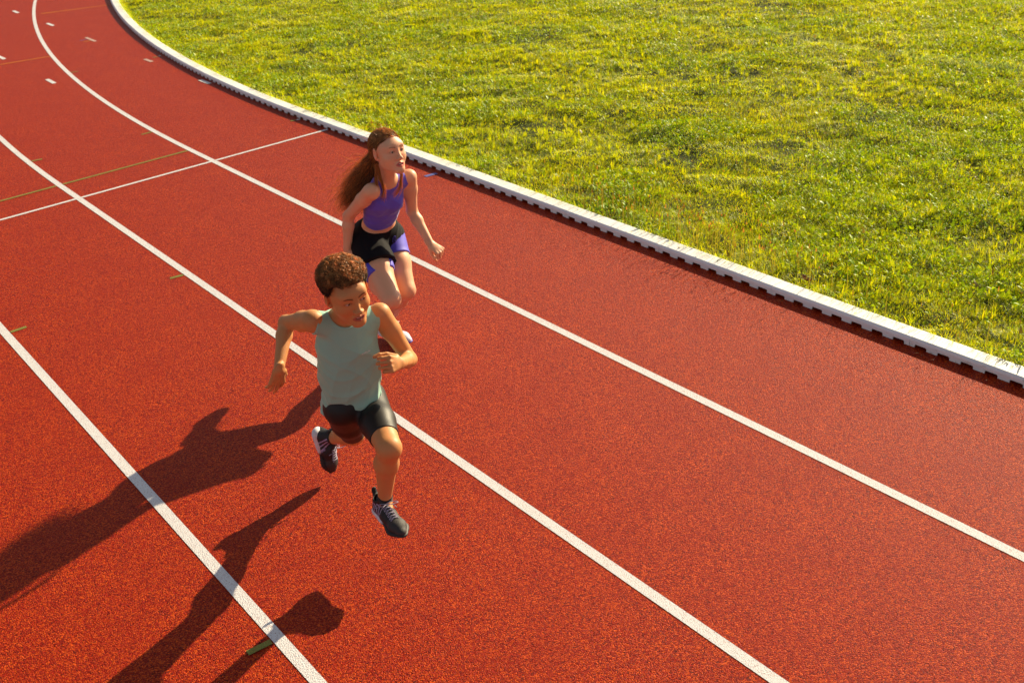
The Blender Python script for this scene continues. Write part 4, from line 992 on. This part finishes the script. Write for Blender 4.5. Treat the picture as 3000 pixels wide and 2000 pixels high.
# pale lilac shoes and low socks
def gcols(q):
    l, f, u = q[:, 0], q[:, 1], q[:, 2]; c = np.tile(A(.62, .60, .74), (len(q), 1)); w = (np.abs((f - .40) - (.05 - u) * 2) < .05) & (np.abs(l) > .012); c[w] = A(.16, .13, .52); c[f > .80] = A(.72, .72, .80); return c
gm_ = dict(upper=M_upper, sole=M_sole, lace=simple('pale_laces', (.7, .7, .75), .8), split=.55, heelcol=A(.75, .75, .80), forecol=A(.13, .11, .50))
M_gs = cloth_material('white_sock', (.7, .7, .7), .9, .2, 1500)
make_shoe(P_girl, J['heelL'] + A(0, 0, -.008), J['toeL'] + A(.006, -.008, -.004), A(0, 0, 1), gm_, gcols)
make_shoe(P_girl, J['heelR'], J['toeR'], A(.2, -.85, -.2), gm_, gcols)
for an, kn, hl in ((J['ankL'], J['kneeL'], J['heelL']), (J['ankR'], J['kneeR'], J['heelR'])):
    ss_ = [cone(an + (kn - an) * .07, an, .0335, .0335, .01), cone(an, hl * .75 + an * .25, .0335, .032, .01)]; top = an + (kn - an) * .05; ux = unit(kn - an)
    v, q = mesh_field(lambda p: smax(evalf(ss_, p), (p - top) @ ux, .002), *around([an, kn * .2 + an * .8, hl], .05), .003); mesh_obj('sock', v, q, M_gs, P_girl, smooth=True)
# long wavy hair pulled back from the face and streaming behind her
M_hairg = hair_material('long_light_brown_hair', .34, .40)
capg = [ell(hc + hs * (.034 * hB[2] - .020 * hB[1]), hs * A(.0800, .0955, .0850), hB, .02)]
def hl2(q):
    l, f, u = q[:, 0], q[:, 1], q[:, 2]
    lim = np.where(f > .050, .062 + (f - .05) * .9, np.where(f > -.005, .048 - (.050 - f) * .9 + .03 * (f - -.005) / .055, np.where(f > -.030, .0, -.060)))
    return u - lim
v, q = mesh_field(lambda p: smax(evalf(capg, p) + .0005 * np.sin(420 * ((p - hc) @ hB[0])) , -hl2(((p - hc) @ hB.T) / hs) * .8, .008), *bx(hc, .15), .0026, it=1)
HG = mesh_obj('hair', v, q, M_hairg, P_girl, smooth=True, colors=np.tile(A(.15, .075, .028), (len(v), 1)))
N = 5200; d = RNG.normal(size=(N * 8, 3)); d /= np.linalg.norm(d, axis=1, keepdims=True); sp_ = A(0, -.020, .034) + d * A(.081, .097, .0865); ok = hl2(sp_) > .001; sp_ = sp_[ok][:N]; N = len(sp_)
roots = hc + hs * (sp_ @ hB)
# scalp part: combed back to the gathering point, then free
g0 = hc + hs * (-.085 * hB[1] - .012 * hB[2]); S_ = np.linspace(0, 1, 26)
left = sp_[:, 0]; u_ = RNG.random(N); u2_ = RNG.normal(size=N)
side = RNG.random(N)
end = A(-.885, 5.47, .865)[None] + A(.27, -.05, .045) * (side ** 1.2)[:, None] + RNG.normal(size=(N, 3)) * A(.024, .030, .026)
lenv = RNG.uniform(.50, 1.08, N)
gpt = g0[None] + hB[0] * (left * .80)[:, None] * hs + hB[2] * ((sp_[:, 2] - .05) * .5)[:, None]
mid = g0[None] * .52 + end * .48 + A(-.030, .01, .004)[None] + RNG.normal(size=(N, 3)) * .026 + A(-.02, 0, .050) * (u_ - .5)[:, None]
paths = np.zeros((N, 26, 3))
ctr = hc + hs * A(0, -.020, .034) @ hB
for i, s_ in enumerate(S_):
    if s_ < .28:
        a = s_ / .28; base = roots * (1 - a) + gpt * a; dv = base - ctr; r_ = ((((dv @ hB.T) / hs) / A(.0835, .100, .0895)) ** 2).sum(1) ** .5
        paths[:, i] = ctr + dv / np.minimum(r_, 1.0)[:, None] * (1 + .015 * np.sin(left * 500)[:, None] * .3)
    else:
        a = ((s_ - .28) / .72 * lenv)[:, None]; paths[:, i] = gpt * (1 - a) ** 2 + 2 * mid * a * (1 - a) + end * a * a
# smooth the joint and add locks that wave together
for _ in range(3): paths[:, 1:-1] = (paths[:, :-2] + paths[:, 1:-1] * 2 + paths[:, 2:]) / 4
lock = (np.floor(left * 60) * 7.3 + np.floor(side * 7) * 2.1)
amp = np.clip((S_ - .25) / .75, 0, 1) ** .8 * .023
wv = np.sin(S_[None] * 23 + lock[:, None]); wv2 = np.cos(S_[None] * 20 + lock[:, None] * 1.7)
paths += (unit(A(.75, .35, -.1)) * (wv * amp)[..., None]) + (unit(A(.2, .3, .9)) * (wv2 * amp * .7)[..., None])
fly = RNG.random(N) < .09; paths[fly] += (np.clip((S_ - .2) / .8, 0, 1)[None, :, None] ** 1.5) * (RNG.normal(size=(fly.sum(), 1, 3)) * A(.045, .04, .05) + A(-.03, 0, .05))
cc = A(.24, .12, .042)[None] * RNG.uniform(.45, 1.5, (N, 1)); gold = RNG.random(N) < .22 + .45 * (side < .25); cc[gold] = A(.58, .32, .10) * RNG.uniform(.7, 1.3, (gold.sum(), 1))
crown = (S_[None] * 0 + np.clip((sp_[:, 2] - .06) / .05, 0, 1)[:, None])[:, 0] * (RNG.random(N) < .45); cc = cc * (1 - crown[:, None]) + A(.60, .38, .15) * crown[:, None]  # some crown strands blended blonder: sunlit highlights put into the hair colour
strands('long_strands', paths, RNG.uniform(.0006, .0011, N), M_hairg, HG, cc)
# two thin locks falling forward over the collar, and wisps at the hairline
def lockpath(root, end, n, spread, wav, K=20, bow=A(0, 0, 0)):
    t = np.linspace(0, 1, K)[None, :, None]; r = root + RNG.normal(size=(n, 1, 3)) * .005; e = end + RNG.normal(size=(n, 1, 3)) * spread
    p = r * (1 - t) + e * t + np.asarray(bow) * 4 * t * (1 - t) + unit(A(.8, .5, .1)) * wav * np.sin(t * 11 + RNG.uniform(0, 1.2, (n, 1, 1))) * t; return p
rL = hc + hs * (-.070 * hB[0] - .030 * hB[1] - .055 * hB[2]); rR = hc + hs * (.060 * hB[0] + .010 * hB[1] - .080 * hB[2])
px_ = np.concatenate([lockpath(rL, T_(.80, -.045, .100), 60, A(.008, .008, .012), .006, bow=fS * .022), lockpath(rL - hB[0] * .005, T_(.86, -.105, .085), 50, A(.010, .008, .012), .007, bow=fS * .02), lockpath(rR, T_(.84, .020, .105), 60, A(.008, .008, .010), .006, bow=fS * .02)])
strands('front_locks', px_, np.full(len(px_), .0008), M_hairg, HG, A(.48, .26, .08) * RNG.uniform(.6, 1.3, (len(px_), 1)))
n = 60; r = roots[RNG.choice(N, n)]; e = r + (r - ctr) * RNG.uniform(.02, .22, (n, 1)) + A(-.09, .05, .0) * RNG.uniform(.3, 1.3, (n, 1)) + RNG.normal(size=(n, 3)) * .015
t = np.linspace(0, 1, 12)[None, :, None]; px_ = r[:, None] * (1 - t) + e[:, None] * t + A(0, 0, .015) * np.sin(t * 3.1)
strands('flyaways', px_, np.full(n, .00055), M_hairg, HG, np.tile(A(.45, .24, .08), (n, 1)))
